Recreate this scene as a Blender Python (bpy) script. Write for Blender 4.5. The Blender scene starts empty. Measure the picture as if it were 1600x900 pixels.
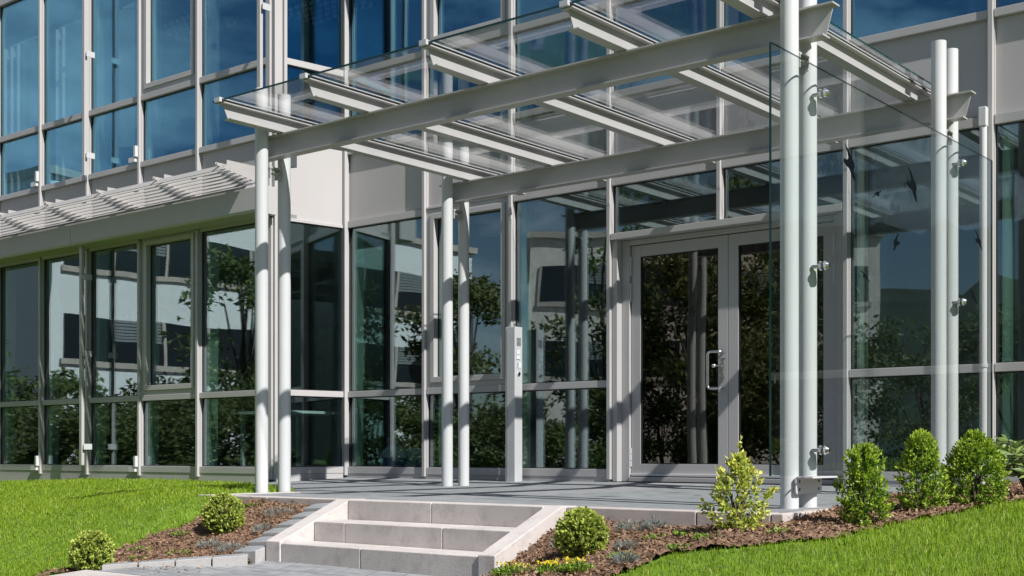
import bpy, math, random
import numpy as np
from mathutils import Vector, Matrix

random.seed(7)
rng = np.random.default_rng(11)
S = bpy.context.scene
COL = S.collection
PI = math.pi
R_ = math.radians

# ------------------------------------------------------------------ materials
def nt(name):
    m = bpy.data.materials.new(name)
    m.use_nodes = True
    n = m.node_tree.nodes
    n.clear()
    out = n.new('ShaderNodeOutputMaterial')
    return m, n, m.node_tree.links, out

def noise_col(n, l, c, var=.08, scale=6., detail=4., stretch=None, coord='Object'):
    """base colour c with a procedural variation; returns the colour socket and the noise socket"""
    tc = n.new('ShaderNodeTexCoord')
    mp = n.new('ShaderNodeMapping')
    l.new(tc.outputs[coord], mp.inputs['Vector'])
    if stretch: mp.inputs['Scale'].default_value = stretch
    nz = n.new('ShaderNodeTexNoise')
    nz.inputs['Scale'].default_value = scale
    nz.inputs['Detail'].default_value = detail
    l.new(mp.outputs[0], nz.inputs['Vector'])
    cr = n.new('ShaderNodeValToRGB')
    e = cr.color_ramp.elements
    e[0].position = .3; e[1].position = .7
    e[0].color = (*[max(0, x * (1 - var)) for x in c], 1)
    e[1].color = (*[min(1, x * (1 + var)) for x in c], 1)
    l.new(nz.outputs['Fac'], cr.inputs['Fac'])
    return cr.outputs['Color'], nz.outputs['Fac'], mp.outputs[0]

def solid(name, c, rough=.5, metal=0., var=.06, scale=5., stretch=None, bump=0., bscale=60., spec=.5, detail=4.):
    m, n, l, out = nt(name)
    b = n.new('ShaderNodeBsdfPrincipled')
    col, fac, vec = noise_col(n, l, c, var, scale, detail, stretch)
    l.new(col, b.inputs['Base Color'])
    b.inputs['Roughness'].default_value = rough
    b.inputs['Metallic'].default_value = metal
    b.inputs['Specular IOR Level'].default_value = spec
    if bump:
        nz = n.new('ShaderNodeTexNoise'); nz.inputs['Scale'].default_value = bscale; nz.inputs['Detail'].default_value = 5
        l.new(vec, nz.inputs['Vector'])
        bp = n.new('ShaderNodeBump'); bp.inputs['Strength'].default_value = 1.; bp.inputs['Distance'].default_value = bump
        l.new(nz.outputs['Fac'], bp.inputs['Height']); l.new(bp.outputs[0], b.inputs['Normal'])
    l.new(b.outputs[0], out.inputs['Surface'])
    return m

def concrete(name, c, c2):
    m, n, l, out = nt(name)
    b = n.new('ShaderNodeBsdfPrincipled')
    col, fac, vec = noise_col(n, l, c, .1, 3., 6.)
    sp = n.new('ShaderNodeTexNoise'); sp.inputs['Scale'].default_value = 140; sp.inputs['Detail'].default_value = 3
    l.new(vec, sp.inputs['Vector'])
    r = n.new('ShaderNodeMapRange'); r.inputs['From Min'].default_value = .58; r.inputs['From Max'].default_value = .72
    l.new(sp.outputs['Fac'], r.inputs['Value'])
    mx = n.new('ShaderNodeMix'); mx.data_type = 'RGBA'
    l.new(r.outputs[0], mx.inputs['Factor']); l.new(col, mx.inputs['A']); mx.inputs['B'].default_value = (*c2, 1)
    st = n.new('ShaderNodeTexNoise'); st.inputs['Scale'].default_value = 9; st.inputs['Detail'].default_value = 8; st.inputs['Roughness'].default_value = .7
    l.new(vec, st.inputs['Vector'])
    r2 = n.new('ShaderNodeMapRange'); r2.inputs['From Min'].default_value = .5; r2.inputs['From Max'].default_value = .8; r2.inputs['To Max'].default_value = .7
    l.new(st.outputs['Fac'], r2.inputs['Value'])
    mx2 = n.new('ShaderNodeMix'); mx2.data_type = 'RGBA'
    l.new(r2.outputs[0], mx2.inputs['Factor']); l.new(mx.outputs['Result'], mx2.inputs['A']); mx2.inputs['B'].default_value = (*[x * .8 for x in c2], 1)
    l.new(mx2.outputs['Result'], b.inputs['Base Color'])
    b.inputs['Roughness'].default_value = .85
    bp = n.new('ShaderNodeBump'); bp.inputs['Distance'].default_value = .0015; bp.inputs['Strength'].default_value = .8
    l.new(sp.outputs['Fac'], bp.inputs['Height']); l.new(bp.outputs[0], b.inputs['Normal'])
    l.new(b.outputs[0], out.inputs['Surface'])
    return m

def glass(name, r0, tint, refl=(1, 1, 1), wave=.0, wscale=.9):
    """pane: Schlick reflection over a tinted see-through layer"""
    m, n, l, out = nt(name)
    g = n.new('ShaderNodeNewGeometry')
    dot = n.new('ShaderNodeVectorMath'); dot.operation = 'DOT_PRODUCT'
    l.new(g.outputs['Incoming'], dot.inputs[0]); l.new(g.outputs['Normal'], dot.inputs[1])
    ab = n.new('ShaderNodeMath'); ab.operation = 'ABSOLUTE'; l.new(dot.outputs['Value'], ab.inputs[0])
    om = n.new('ShaderNodeMath'); om.operation = 'SUBTRACT'; om.inputs[0].default_value = 1; om.use_clamp = True; l.new(ab.outputs[0], om.inputs[1])
    pw = n.new('ShaderNodeMath'); pw.operation = 'POWER'; pw.inputs[1].default_value = 5; l.new(om.outputs[0], pw.inputs[0])
    ma = n.new('ShaderNodeMath'); ma.operation = 'MULTIPLY_ADD'; ma.inputs[1].default_value = 1 - r0; ma.inputs[2].default_value = r0
    l.new(pw.outputs[0], ma.inputs[0])
    tr = n.new('ShaderNodeBsdfTransparent'); tr.inputs['Color'].default_value = (*tint, 1)
    gl = n.new('ShaderNodeBsdfGlossy'); gl.inputs['Roughness'].default_value = .0; gl.inputs['Color'].default_value = (*refl, 1)
    if wave:
        tc = n.new('ShaderNodeTexCoord')
        nz = n.new('ShaderNodeTexNoise'); nz.inputs['Scale'].default_value = wscale; nz.inputs['Detail'].default_value = 1.0
        l.new(tc.outputs['Object'], nz.inputs['Vector'])
        bp = n.new('ShaderNodeBump'); bp.inputs['Distance'].default_value = wave; bp.inputs['Strength'].default_value = 1.
        l.new(nz.outputs['Fac'], bp.inputs['Height']); l.new(bp.outputs[0], gl.inputs['Normal'])
    mx = n.new('ShaderNodeMixShader')
    l.new(ma.outputs[0], mx.inputs['Fac']); l.new(tr.outputs[0], mx.inputs[1]); l.new(gl.outputs[0], mx.inputs[2])
    l.new(mx.outputs[0], out.inputs['Surface'])
    return m

def leafmat(name, dark, light, rough=.45, trans=.35):
    m, n, l, out = nt(name)
    at = n.new('ShaderNodeAttribute'); at.attribute_name = 'tint'
    cr = n.new('ShaderNodeValToRGB'); e = cr.color_ramp.elements
    e[0].color = (*dark, 1); e[1].color = (*light, 1)
    l.new(at.outputs['Fac'], cr.inputs['Fac'])
    b = n.new('ShaderNodeBsdfPrincipled'); b.inputs['Roughness'].default_value = rough; b.inputs['Specular IOR Level'].default_value = .35
    l.new(cr.outputs[0], b.inputs['Base Color'])
    t = n.new('ShaderNodeBsdfTranslucent'); l.new(cr.outputs[0], t.inputs['Color'])
    mx = n.new('ShaderNodeMixShader'); mx.inputs['Fac'].default_value = trans
    l.new(b.outputs[0], mx.inputs[1]); l.new(t.outputs[0], mx.inputs[2])
    l.new(mx.outputs[0], out.inputs['Surface'])
    return m

M = {}
M['paint'] = solid('facade_paint', (.455, .442, .44), .42, 0, .035, 2.2, bump=.0002, bscale=35)
M['shade'] = solid('sunshade_metal', (.39, .375, .365), .45, 0, .05, 3)
M['panel'] = solid('spandrel_paint', (.455, .437, .432), .5, 0, .04, 1.3, stretch=(1, 1, .35))
M['column'] = solid('column_paint', (.61, .617, .622), .35, 0, .035, 5, (2, 2, .35), bump=.0001, bscale=60)
M['steel_paint'] = solid('canopy_paint', (.445, .433, .432), .4, 0, .05, 4, stretch=(1, 1, 1))
M['dark_seal'] = solid('rubber_seal', (.015, .016, .017), .5)
M['alu'] = solid('anodised_metal', (.58, .59, .60), .38, .15, .04, 8)
M['steel'] = solid('brushed_steel', (.70, .70, .70), .22, 1., .05, 20)
M['concrete'] = concrete('cast_concrete', (.54, .50, .478), (.34, .30, .29))
M['kerbcon'] = concrete('kerb_concrete', (.52, .47, .445), (.31, .27, .255))
M['paver'] = solid('grey_paver', (.27, .285, .295), .75, 0, .28, 5, (1, 3.5, 1), bump=.002, bscale=70, detail=7)
M['pavlight'] = concrete('paver_side', (.42, .41, .40), (.26, .25, .25))
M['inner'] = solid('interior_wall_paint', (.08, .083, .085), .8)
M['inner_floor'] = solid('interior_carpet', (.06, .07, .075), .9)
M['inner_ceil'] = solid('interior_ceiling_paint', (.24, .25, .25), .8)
M['curtain'] = solid('green_curtain_fabric', (.66, .80, .68), .8, 0, .08, 10, (8, 8, 1))
M['curtain_pale'] = solid('pale_curtain_fabric', (.50, .62, .60), .8, 0, .1, 10, (8, 8, 1))
M['blind'] = solid('pale_blind_fabric', (.84, .88, .86), .8)
M['glass'] = glass('window_glass', .185, (.77, .87, .85), (.82, .95, 1.), .0036, .75)
M['glass_up'] = glass('upper_window_glass', .25, (.88, .95, .97), (.35, .76, 1.), .004, .8)
M['door_glass'] = glass('door_glass', .12, (.45, .50, .46), (1., .98, .94), .004, .8)
M['roof_glass'] = glass('canopy_glass', .035, (.965, .975, .975))
M['screen_glass'] = glass('screen_glass', .03, (.968, .988, .984))
M['glass_edge'] = solid('glass_edge', (.01, .045, .045), .12)
M['decal'] = solid('dark_film', (.003, .006, .008), .9, spec=.05)
M['rubber'] = M['dark_seal']
M['soil'] = solid('bark_mulch', (.19, .11, .07), .95, 0, .45, 22, bump=.012, bscale=45, detail=8)
M['lawnbase'] = solid('lawn_soil', (.12, .21, .012), .95, 0, .4, 9, bump=.006, bscale=70, detail=7)
M['asphalt'] = solid('grey_asphalt', (.14, .135, .13), .9, 0, .2, 3, detail=8)
M['bark'] = solid('tree_bark', (.10, .075, .055), .9, 0, .3, 12, (3, 3, .6), bump=.01, bscale=20)
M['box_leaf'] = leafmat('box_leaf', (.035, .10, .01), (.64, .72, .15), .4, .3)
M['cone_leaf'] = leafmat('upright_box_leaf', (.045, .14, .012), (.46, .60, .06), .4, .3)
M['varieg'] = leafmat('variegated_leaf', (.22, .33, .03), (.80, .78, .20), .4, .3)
M['rhodo'] = leafmat('rhododendron_leaf', (.08, .17, .04), (.38, .48, .15), .5, .3)
M['lav'] = leafmat('lavender_leaf', (.12, .15, .12), (.34, .37, .36), .7, .2)
M['weed'] = leafmat('ground_plant_leaf', (.08, .18, .02), (.32, .45, .07), .5, .3)
M['yellow'] = leafmat('yellow_flower', (.60, .50, .02), (.80, .66, .03), .5, .3)
M['treeleaf'] = leafmat('tree_leaf', (.05, .09, .03), (.22, .28, .09), .5, .3)
M['bushleaf'] = leafmat('bush_leaf', (.05, .085, .03), (.23, .27, .09), .5, .3)
M['brownleaf'] = leafmat('autumn_leaf', (.06, .09, .03), (.27, .28, .10), .5, .3)
M['chip'] = leafmat('wood_chip', (.085, .047, .028), (.42, .28, .175), .9, 0.)
M['grass'] = leafmat('grass_blade', (.125, .235, .006), (.37, .49, .045), .5, .35)
M['warmwall'] = concrete('warm_grey_wall', (.78, .70, .63), (.58, .51, .46))
M['whitewall'] = solid('white_panel_wall', (.80, .81, .81), .6, 0, .03, .4)
M['greywall'] = concrete('grey_wall', (.50, .43, .38), (.34, .29, .26))
M['darkwin'] = solid('far_window_glass', (.018, .024, .03), .12)
M['farblind'] = solid('far_blind', (.22, .24, .25), .6)
_e = next(q for q in M['grass'].node_tree.nodes if q.type == 'VALTORGB').color_ramp.elements
_e[1].position = .93
_q = _e.new(1.0); _q.color = (.50, .46, .20, 1)      # a few dry blades
M['hill'] = solid('wooded_hill', (.018, .032, .020), 1., 0, .45, .09, bump=.0, detail=9)
M['blue'] = solid('blue_plastic', (.03, .16, .42), .4)
M['whiteplastic'] = solid('white_plastic', (.7, .72, .74), .4)
M['lamp_white'] = solid('luminaire_blade', (.75, .77, .78), .4)
M['ink'] = solid('dark_lettering', (.01, .01, .01), .5)
M['panelgrey'] = solid('button_panel_grey', (.30, .31, .32), .4)

# ------------------------------------------------------------------ mesh helpers
# The garden, steps and canopy were placed from image coordinates; CAM_SCALED scales them about the camera position
# in the building's frame.  UNSCALED leaves coordinates as they are.
UNSCALED = (1.0, np.zeros(3))
CAM_SCALED = (1.177, np.array((-1.172, 1.761, -.048)))
FRAME = UNSCALED
def fr(p): return np.asarray(p, float) * FRAME[0] + FRAME[1]
def cam_scaled_xy(poly): return [(x * CAM_SCALED[0] + CAM_SCALED[1][0], y * CAM_SCALED[0] + CAM_SCALED[1][1]) for x, y in poly]

class MB:
    def __init__(self):
        self.v = []; self.f = []; self.mi = []; self.sm = []
    def add(self, vs, fs, mi=0, smooth=False):
        b = len(self.v)
        self.v += [tuple(map(float, p)) for p in vs]
        for f in fs:
            self.f.append([b + i for i in f]); self.mi.append(mi); self.sm.append(smooth)
        return self
    def hexa(self, p, mi=0):   # 8 points: bottom ring 0-3, top ring 4-7
        return self.add(p, [(3, 2, 1, 0), (4, 5, 6, 7), (0, 1, 5, 4), (1, 2, 6, 5), (2, 3, 7, 6), (3, 0, 4, 7)], mi)
    def box(self, x0, x1, y0, y1, z0, z1, mi=0):
        return self.hexa([(x0, y0, z0), (x1, y0, z0), (x1, y1, z0), (x0, y1, z0), (x0, y0, z1), (x1, y0, z1), (x1, y1, z1), (x0, y1, z1)], mi)
    def prism(self, poly, fn, a, b, mi=0):
        """polygon (list of 2-D points) swept from a to b; fn(p, t) gives the 3-D point"""
        n = len(poly)
        vs = [fn(p, a) for p in poly] + [fn(p, b) for p in poly]
        fs = [tuple(range(n))[::-1], tuple(range(n, 2 * n))] + [(i, (i + 1) % n, n + (i + 1) % n, n + i) for i in range(n)]
        return self.add(vs, fs, mi)
    def tube(self, pts, r, n=12, mi=0, cap=True):
        pts = [Vector(p) for p in pts]
        rr = r if hasattr(r, '__len__') else [r] * len(pts)
        rings = []; up = None
        for i, p in enumerate(pts):
            d = (pts[min(i + 1, len(pts) - 1)] - pts[max(i - 1, 0)]).normalized()
            if up is None:
                a = Vector((0, 0, 1)) if abs(d.z) < .9 else Vector((1, 0, 0))
                up = (a - d * a.dot(d)).normalized()
            else:
                up = (up - d * up.dot(d)).normalized()
            s = d.cross(up)
            rings.append([p + (up * math.cos(2 * PI * k / n) + s * math.sin(2 * PI * k / n)) * rr[i] for k in range(n)])
        vs = [q for r_ in rings for q in r_]
        fs = []
        for i in range(len(pts) - 1):
            for k in range(n):
                fs.append((i * n + k, i * n + (k + 1) % n, (i + 1) * n + (k + 1) % n, (i + 1) * n + k))
        self.add(vs, fs, mi, True)
        if cap:
            self.add(rings[0], [tuple(range(n))[::-1]], mi); self.add(rings[-1], [tuple(range(n))], mi)
        return self
    def ball(self, c, r, mi=0, n=12, m=8, sq=(1, 1, 1)):
        vs = []; fs = []
        for j in range(m + 1):
            t = PI * j / m
            for i in range(n):
                a = 2 * PI * i / n
                vs.append((c[0] + sq[0] * r * math.sin(t) * math.cos(a), c[1] + sq[1] * r * math.sin(t) * math.sin(a), c[2] + sq[2] * r * math.cos(t)))
        for j in range(m):
            for i in range(n):
                fs.append((j * n + i, (j + 1) * n + i, (j + 1) * n + (i + 1) % n, j * n + (i + 1) % n))
        return self.add(vs, fs, mi, True)
    def build(self, name, mats, parent=None, bevel=0., kind=None):
        off = Vector((0, 0, 0))
        p = parent
        while p is not None:
            off += p.location; p = p.parent
        me = bpy.data.meshes.new(name)
        me.from_pydata((fr(self.v) - np.array(off)).tolist(), [], self.f)
        for m in (mats if isinstance(mats, (list, tuple)) else [mats]): me.materials.append(m)
        me.polygons.foreach_set('material_index', self.mi)
        me.polygons.foreach_set('use_smooth', self.sm)
        me.update()
        o = bpy.data.objects.new(name, me)
        COL.objects.link(o)
        o.parent = parent
        if bevel:
            b = o.modifiers.new('edge', 'BEVEL'); b.width = bevel; b.segments = 2; b.limit_method = 'ANGLE'
        if kind: o['kind'] = kind
        return o

def tag(o, label=None, cat=None, group=None, kind=None):
    if label: o['label'] = label
    if cat: o['category'] = cat
    if group: o['group'] = group
    if kind: o['kind'] = kind
    return o

def empty(name, loc, label, cat, group=None):
    o = bpy.data.objects.new(name, None); o.empty_display_size = .2
    COL.objects.link(o); o.location = fr(loc)
    return tag(o, label, cat, group)

def recenter(o, p):
    """put a mesh thing's origin at p"""
    d = Vector(fr(p))
    me = o.data
    me.transform(Matrix.Translation(-d)); o.location = d
    return o

def np_mesh(name, verts, faces, mat, parent=None, tint=None, smooth=False):
    """big leaf / blade meshes straight from numpy; faces: (n,k) array of one size"""
    off = np.zeros(3); p = parent
    while p is not None:
        off += np.array(p.location); p = p.parent
    verts = (fr(verts) - off).astype(np.float32)
    me = bpy.data.meshes.new(name)
    nf, k = faces.shape
    me.vertices.add(len(verts)); me.vertices.foreach_set('co', verts.ravel())
    me.loops.add(nf * k); me.loops.foreach_set('vertex_index', faces.ravel().astype(np.int32))
    me.polygons.add(nf)
    me.polygons.foreach_set('loop_start', np.arange(0, nf * k, k, dtype=np.int32))
    me.polygons.foreach_set('loop_total', np.full(nf, k, dtype=np.int32))
    me.polygons.foreach_set('use_smooth', np.full(nf, smooth))
    me.update(calc_edges=True)
    if tint is not None:
        a = me.attributes.new('tint', 'FLOAT', 'POINT'); a.data.foreach_set('value', tint.astype(np.float32))
    me.materials.append(mat)
    o = bpy.data.objects.new(name, me); COL.objects.link(o); o.parent = parent
    return o

def unit(v): return v / np.maximum(np.linalg.norm(v, axis=-1, keepdims=True), 1e-9)

def leaves(cent, axis, length, width, fold=.25):
    """diamond leaves folded along the midrib -> verts, faces (two triangles each via one bent quad)"""
    n = len(cent)
    axis = unit(axis)
    rnd = rng.normal(size=(n, 3))
    side = unit(np.cross(axis, rnd)); nor = np.cross(side, axis)
    L = np.broadcast_to(np.asarray(length, float).reshape(-1, 1), (n, 1)); W = np.broadcast_to(np.asarray(width, float).reshape(-1, 1), (n, 1))
    v = np.empty((n, 4, 3))
    v[:, 0] = cent
    v[:, 1] = cent + axis * L * .5 + side * W * .5 + nor * W * fold
    v[:, 2] = cent + axis * L
    v[:, 3] = cent + axis * L * .5 - side * W * .5 + nor * W * fold
    b = np.arange(n)[:, None] * 4
    f = np.concatenate([b + np.array([[0, 1, 2]]), b + np.array([[0, 2, 3]])])
    return v.reshape(-1, 3), f

# ------------------------------------------------------------------ terrain height (thin-plate surface through points estimated from image pixels)
CP = [(-1,-3,-.05),(-.2,-4.6,-.012),(-4.7,-3.7,-.10),(-2.8,-4.74,-.2),(-1.87,-5.26,-.29),(-.45,-6.04,-.457),(-2.7,-3.3,-.06),(-1.83,-3.92,-.03),(-.99,-4.5,.0),(-8,-4.5,-.3),(-14,-6,-.75),
(0,-4.97,-.012),(.35,-4.97,-.035),(.65,-4.97,-.06),(1.0,-4.95,-.075),(.6,-5.42,-.22),(.59,-6.09,-.365),(.84,-5.95,-.345),(1.21,-5.5,-.335),(2,-5.5,-.34),(2.8,-5.5,-.335),(1.9,-6.2,-.37),(1.2,-6.4,-.37),(2.0,-7.5,-.5),(0.2,-7.2,-.52),
(2.95,-4.95,-.085),(3.3,-5.4,-.19),(3.1,-5.6,-.27),(3.6,-4.95,-.095),(4.0,-5.2,-.075),(4.4,-4.8,-.045),(4.75,-4.2,.02),(4.6,-3,.03),(4.46,-5.27,-.095),(4.68,-5.74,-.17),(3.96,-5.88,-.21),(5.2,-5.2,-.08),(5.5,-4.4,.04),(3.0,-6.2,-.36),(6.6,-6.2,-.1),
(6.6,-9.95,-.8),(4.5,-7.5,-.5),(9,-8,-.4),(0,-12,-.9),(12,-4,.1),(-14,-12,-1.0),(12,-14,-1.0),(0,-20,-1.0),(-18,-20,-1.0),(14,-20,-1)]
WALLP = [(-14,-1.05,-.16),(-9.7,-1.05,-.13),(-4.3,-1.05,-.07),(5.2,-.1,.06),(8,-.1,.12)]   # left unscaled, along the building
_P = np.concatenate([np.array(CP) * CAM_SCALED[0] + CAM_SCALED[1], np.array(WALLP)]); _n = len(_P)
def _phi(r): return np.where(r > 0, r * r * np.log(r + 1e-12), 0)
_D = np.hypot(_P[:, None, 0] - _P[None, :, 0], _P[:, None, 1] - _P[None, :, 1])
_A = np.zeros((_n + 3, _n + 3)); _A[:_n, :_n] = _phi(_D) + np.eye(_n) * .02; _A[:_n, _n] = 1; _A[:_n, _n + 1:] = _P[:, :2]
_A[_n, :_n] = 1; _A[_n + 1:, :_n] = _P[:, :2].T
_W = np.linalg.solve(_A, np.r_[_P[:, 2], 0, 0, 0])
def terr(x, y):
    x = np.asarray(x, float); y = np.asarray(y, float)
    r = np.hypot(x[..., None] - _P[:, 0], y[..., None] - _P[:, 1])
    z = _phi(r) @ _W[:_n] + _W[_n] + _W[_n + 1] * x + _W[_n + 2] * y
    # flatten smoothly far outside the garden
    d = np.maximum.reduce([-14 - x, x - 11, -18 - y, np.zeros_like(x)])
    w = np.clip(d / 6, 0, 1)
    return z * (1 - w) + (-1.0) * w

def inpoly(x, y, poly):
    x = np.asarray(x); y = np.asarray(y)
    c = np.zeros(x.shape, bool); n = len(poly)
    for i in range(n):
        (x1, y1), (x2, y2) = poly[i], poly[(i + 1) % n]
        c ^= ((y1 > y) != (y2 > y)) & (x < (x2 - x1) * (y - y1) / (y2 - y1 + 1e-12) + x1)
    return c

DECK = [(-.05, -4.9), (4.05, -4.9), (4.05, -.02), (-3.85, -.02), (-4.0, -.92), (-.12, -4.02)]
LBED = [(.5, -4.9), (1.02, -4.9), (1.25, -5.48), (.86, -5.93), (.62, -6.14), (.40, -6.30), (.30, -6.25), (.36, -6.08), (.33, -5.79), (.36, -5.49), (.42, -5.32), (.36, -5.10)]
RBED = [(2.88, -4.9), (4.05, -4.9), (4.05, -2.0), (4.75, -2.0), (4.78, -3.6), (4.66, -4.3), (4.52, -4.72), (4.42, -5.2), (4.14, -5.44), (3.88, -5.55), (3.86, -5.80), (3.78, -6.1), (3.3, -6.15), (2.88, -5.75)]
PATH = [(1.26, -5.42), (2.88, -5.42), (2.88, -5.75), (3.3, -6.15), (3.6, -7.2), (2.9, -9.0), (-.6, -9.0), (.05, -6.75), (.62, -6.14), (.86, -5.93), (1.25, -5.48)]

LBED, RBED, PATH, DECK_S = cam_scaled_xy(LBED), cam_scaled_xy(RBED), cam_scaled_xy(PATH), cam_scaled_xy(DECK[:2])
DECK = [DECK_S[0], DECK_S[1], (DECK_S[1][0], -.02), (-3.85, -.02), (-4.0, -.92), cam_scaled_xy([(-.12, -4.02)])[0]]

# ------------------------------------------------------------------ ground sheets
def sheet(name, xs, ys, zf, mat, keep=None):
    X, Y = np.meshgrid(xs, ys, indexing='ij')
    Z = zf(X, Y)
    v = np.stack([X, Y, Z], -1).reshape(-1, 3)
    nx, ny = len(xs), len(ys)
    i, j = np.meshgrid(np.arange(nx - 1), np.arange(ny - 1), indexing='ij')
    f = np.stack([i * ny + j, (i + 1) * ny + j, (i + 1) * ny + j + 1, i * ny + j + 1], -1).reshape(-1, 4)
    if keep is not None:
        c = v[f].mean(1)
        f = f[keep(c[:, 0], c[:, 1])]
        used = np.unique(f); remap = np.zeros(len(v), int); remap[used] = np.arange(len(used))
        v = v[used]; f = remap[f]
    return np_mesh(name, v, f, mat, smooth=True)

def zlawn(X, Y):
    z = terr(X, Y)
    inside = inpoly(X, Y, DECK) | (Y > -.05) | ((Y > -.85) & (X < -3.9))
    stairs = (X > .27) & (X < 2.26) & (Y > -4.62) & (Y < -3.9)
    z = np.where(inside, np.minimum(z, -.30), z)
    z = np.where(stairs, np.minimum(z, -.54), z)
    return z
def axis_steps(parts):
    out = []
    for a, b, s in parts: out += list(np.arange(a, b, s))
    return np.array(out + [parts[-1][1]])
gx = axis_steps([(-400, -60, 40), (-60, -16, 4), (-16, -6, .5), (-6, 6, .08), (6, 14, .5), (14, 60, 4), (60, 400, 40)])
gy = axis_steps([(-500, -60, 40), (-60, -16, 4), (-16, -6.5, .5), (-6.5, .2, .08), (.2, 14, 1.5), (14, 60, 6), (60, 400, 40)])
LAWN = [(-15.8, .1), (-15.8, -1.2), (-11.5, -4.6), (-5.0, -8.9), (.5, -12.5), (9.5, -12.5), (10.5, .1)]
o = sheet('lawn_ground', gx, gy, zlawn, M['lawnbase'], keep=lambda x, y: inpoly(x, y, LAWN) | (np.abs(x) > 60) | (y < -60) | (y > 60)); tag(o, kind='structure')
o = sheet('added_forecourt', gx, gy, lambda X, Y: zlawn(X, Y) - .004, M['asphalt'], keep=lambda x, y: ~(inpoly(x, y, LAWN) | (np.abs(x) > 60) | (y < -60) | (y > 60))); tag(o, kind='structure')  # asphalt added out of view to cut green bounce off the lawn

nbump = lambda X, Y: .010 * np.sin(X * 13 + 2 * np.sin(Y * 9)) * np.sin(Y * 15 + np.sin(X * 7)) + .008 * np.sin(X * 41 + 3 * np.sin(Y * 17)) * np.sin(Y * 37 + 2 * np.sin(X * 23)) + .006 * np.sin(X * 97 + Y * 71)
for poly in (LBED, RBED):
    p = np.array(poly)
    o = sheet('mulch_bed', np.arange(p[:, 0].min(), p[:, 0].max() + .02, .02), np.arange(p[:, 1].min(), p[:, 1].max() + .02, .02),
              lambda X, Y: terr(X, Y) + .021 + nbump(X, Y), M['soil'], keep=lambda x, y, poly=poly: inpoly(x, y, poly))
    tag(o, kind='structure')

# path of grey pavers at the foot of the steps
def pathmat():
    m, n, l, out = nt('path_pavers')
    b = n.new('ShaderNodeBsdfPrincipled'); b.inputs['Roughness'].default_value = .8
    col, fac, vec = noise_col(n, l, (.245, .255, .265), .25, 6., 7., (1, 3, 1))
    br = n.new('ShaderNodeTexBrick'); br.inputs['Scale'].default_value = 1; br.inputs['Mortar Size'].default_value = .004
    br.inputs['Brick Width'].default_value = .24; br.inputs['Row Height'].default_value = .16
    tc = n.new('ShaderNodeTexCoord'); l.new(tc.outputs['Object'], br.inputs['Vector'])
    l.new(col, br.inputs['Color1']); l.new(col, br.inputs['Color2']); br.inputs['Mortar'].default_value = (.13, .125, .12, 1)
    l.new(br.outputs['Color'], b.inputs['Base Color'])
    bp = n.new('ShaderNodeBump'); bp.inputs['Distance'].default_value = .002; bp.inputs['Strength'].default_value = .7
    l.new(fac, bp.inputs['Height']); l.new(bp.outputs[0], b.inputs['Normal'])
    l.new(b.outputs[0], out.inputs['Surface'])
    return m
M['path'] = pathmat()
p = np.array(PATH)
o = sheet('garden_path', np.arange(p[:, 0].min(), p[:, 0].max() + .04, .04), np.arange(p[:, 1].min(), p[:, 1].max() + .04, .04),
          lambda X, Y: terr(X, Y) + .012, M['path'], keep=lambda x, y: inpoly(x, y, PATH))
tag(o, kind='structure')
# pale concrete border crossing the path
mb = MB()
q = cam_scaled_xy([(.66, -6.16), (1.40, -6.20), (1.42, -6.42), (.50, -6.42)])
zt = [float(terr(a, b)) + .03 for a, b in q]
mb.hexa([(a, b, z - .1) for (a, b), z in zip(q, zt)] + [(a, b, z) for (a, b), z in zip(q, zt)])
# vertex order must be counter-clockwise from above
mb.build('path_border', M['concrete'], bevel=.004, kind='structure')

# terrace slab with dark pavers, pale concrete kerb round it
mb = MB()
xa_, xb_ = 1.177 * .03 - 1.172, 1.177 * 3.95 - 1.172
low = [(xa_, -3.888), (xb_, -3.888), (xb_, -.75), (-4.2, -.75), (-4.2, -.95), (-1.62, -2.80), (-1.24, -2.95)]
up = [(xb_, -.75), (xb_, -.03), (-3.84, -.03), (-3.98, -.745)]
zd = lambda y: -.048 + .044 * max(0, min(1, (y + .9) / .87))      # falls 4 cm away from the door
for pg in (low, up):
    n_ = len(pg)
    mb.add([(x, y, -.40) for x, y in pg] + [(x, y, zd(y)) for x, y in pg], [tuple(range(n_))[::-1], tuple(range(n_, 2 * n_))] + [(i, (i + 1) % n_, n_ + (i + 1) % n_, n_ + i) for i in range(n_)])
mb.build('terrace', M['path'], kind='structure')
FRAME = CAM_SCALED
def kerb(pts, name='terrace_kerb'):
    for (x0, x1, y0, y1) in pts:
        k = MB().box(x0, x1, y0, y1, -.45, .004).build(name, M['kerbcon'], bevel=.006)
        tag(k, kind='structure')
kerb([(-.06, .62, -4.9, -4.803), (.624, 1.255, -4.9, -4.803), (2.884, 3.62, -4.9, -4.803), (3.624, 3.998, -4.9, -4.803),
      (4.002, 4.06, -4.9, -4.5), (3.953, 4.05, -4.496, -3.7), (3.953, 4.05, -3.696, -2.9), (3.953, 4.05, -2.896, -2.1), (3.953, 4.05, -2.096, -1.56), (-.06, .027, -4.8, -4.1)])

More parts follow.
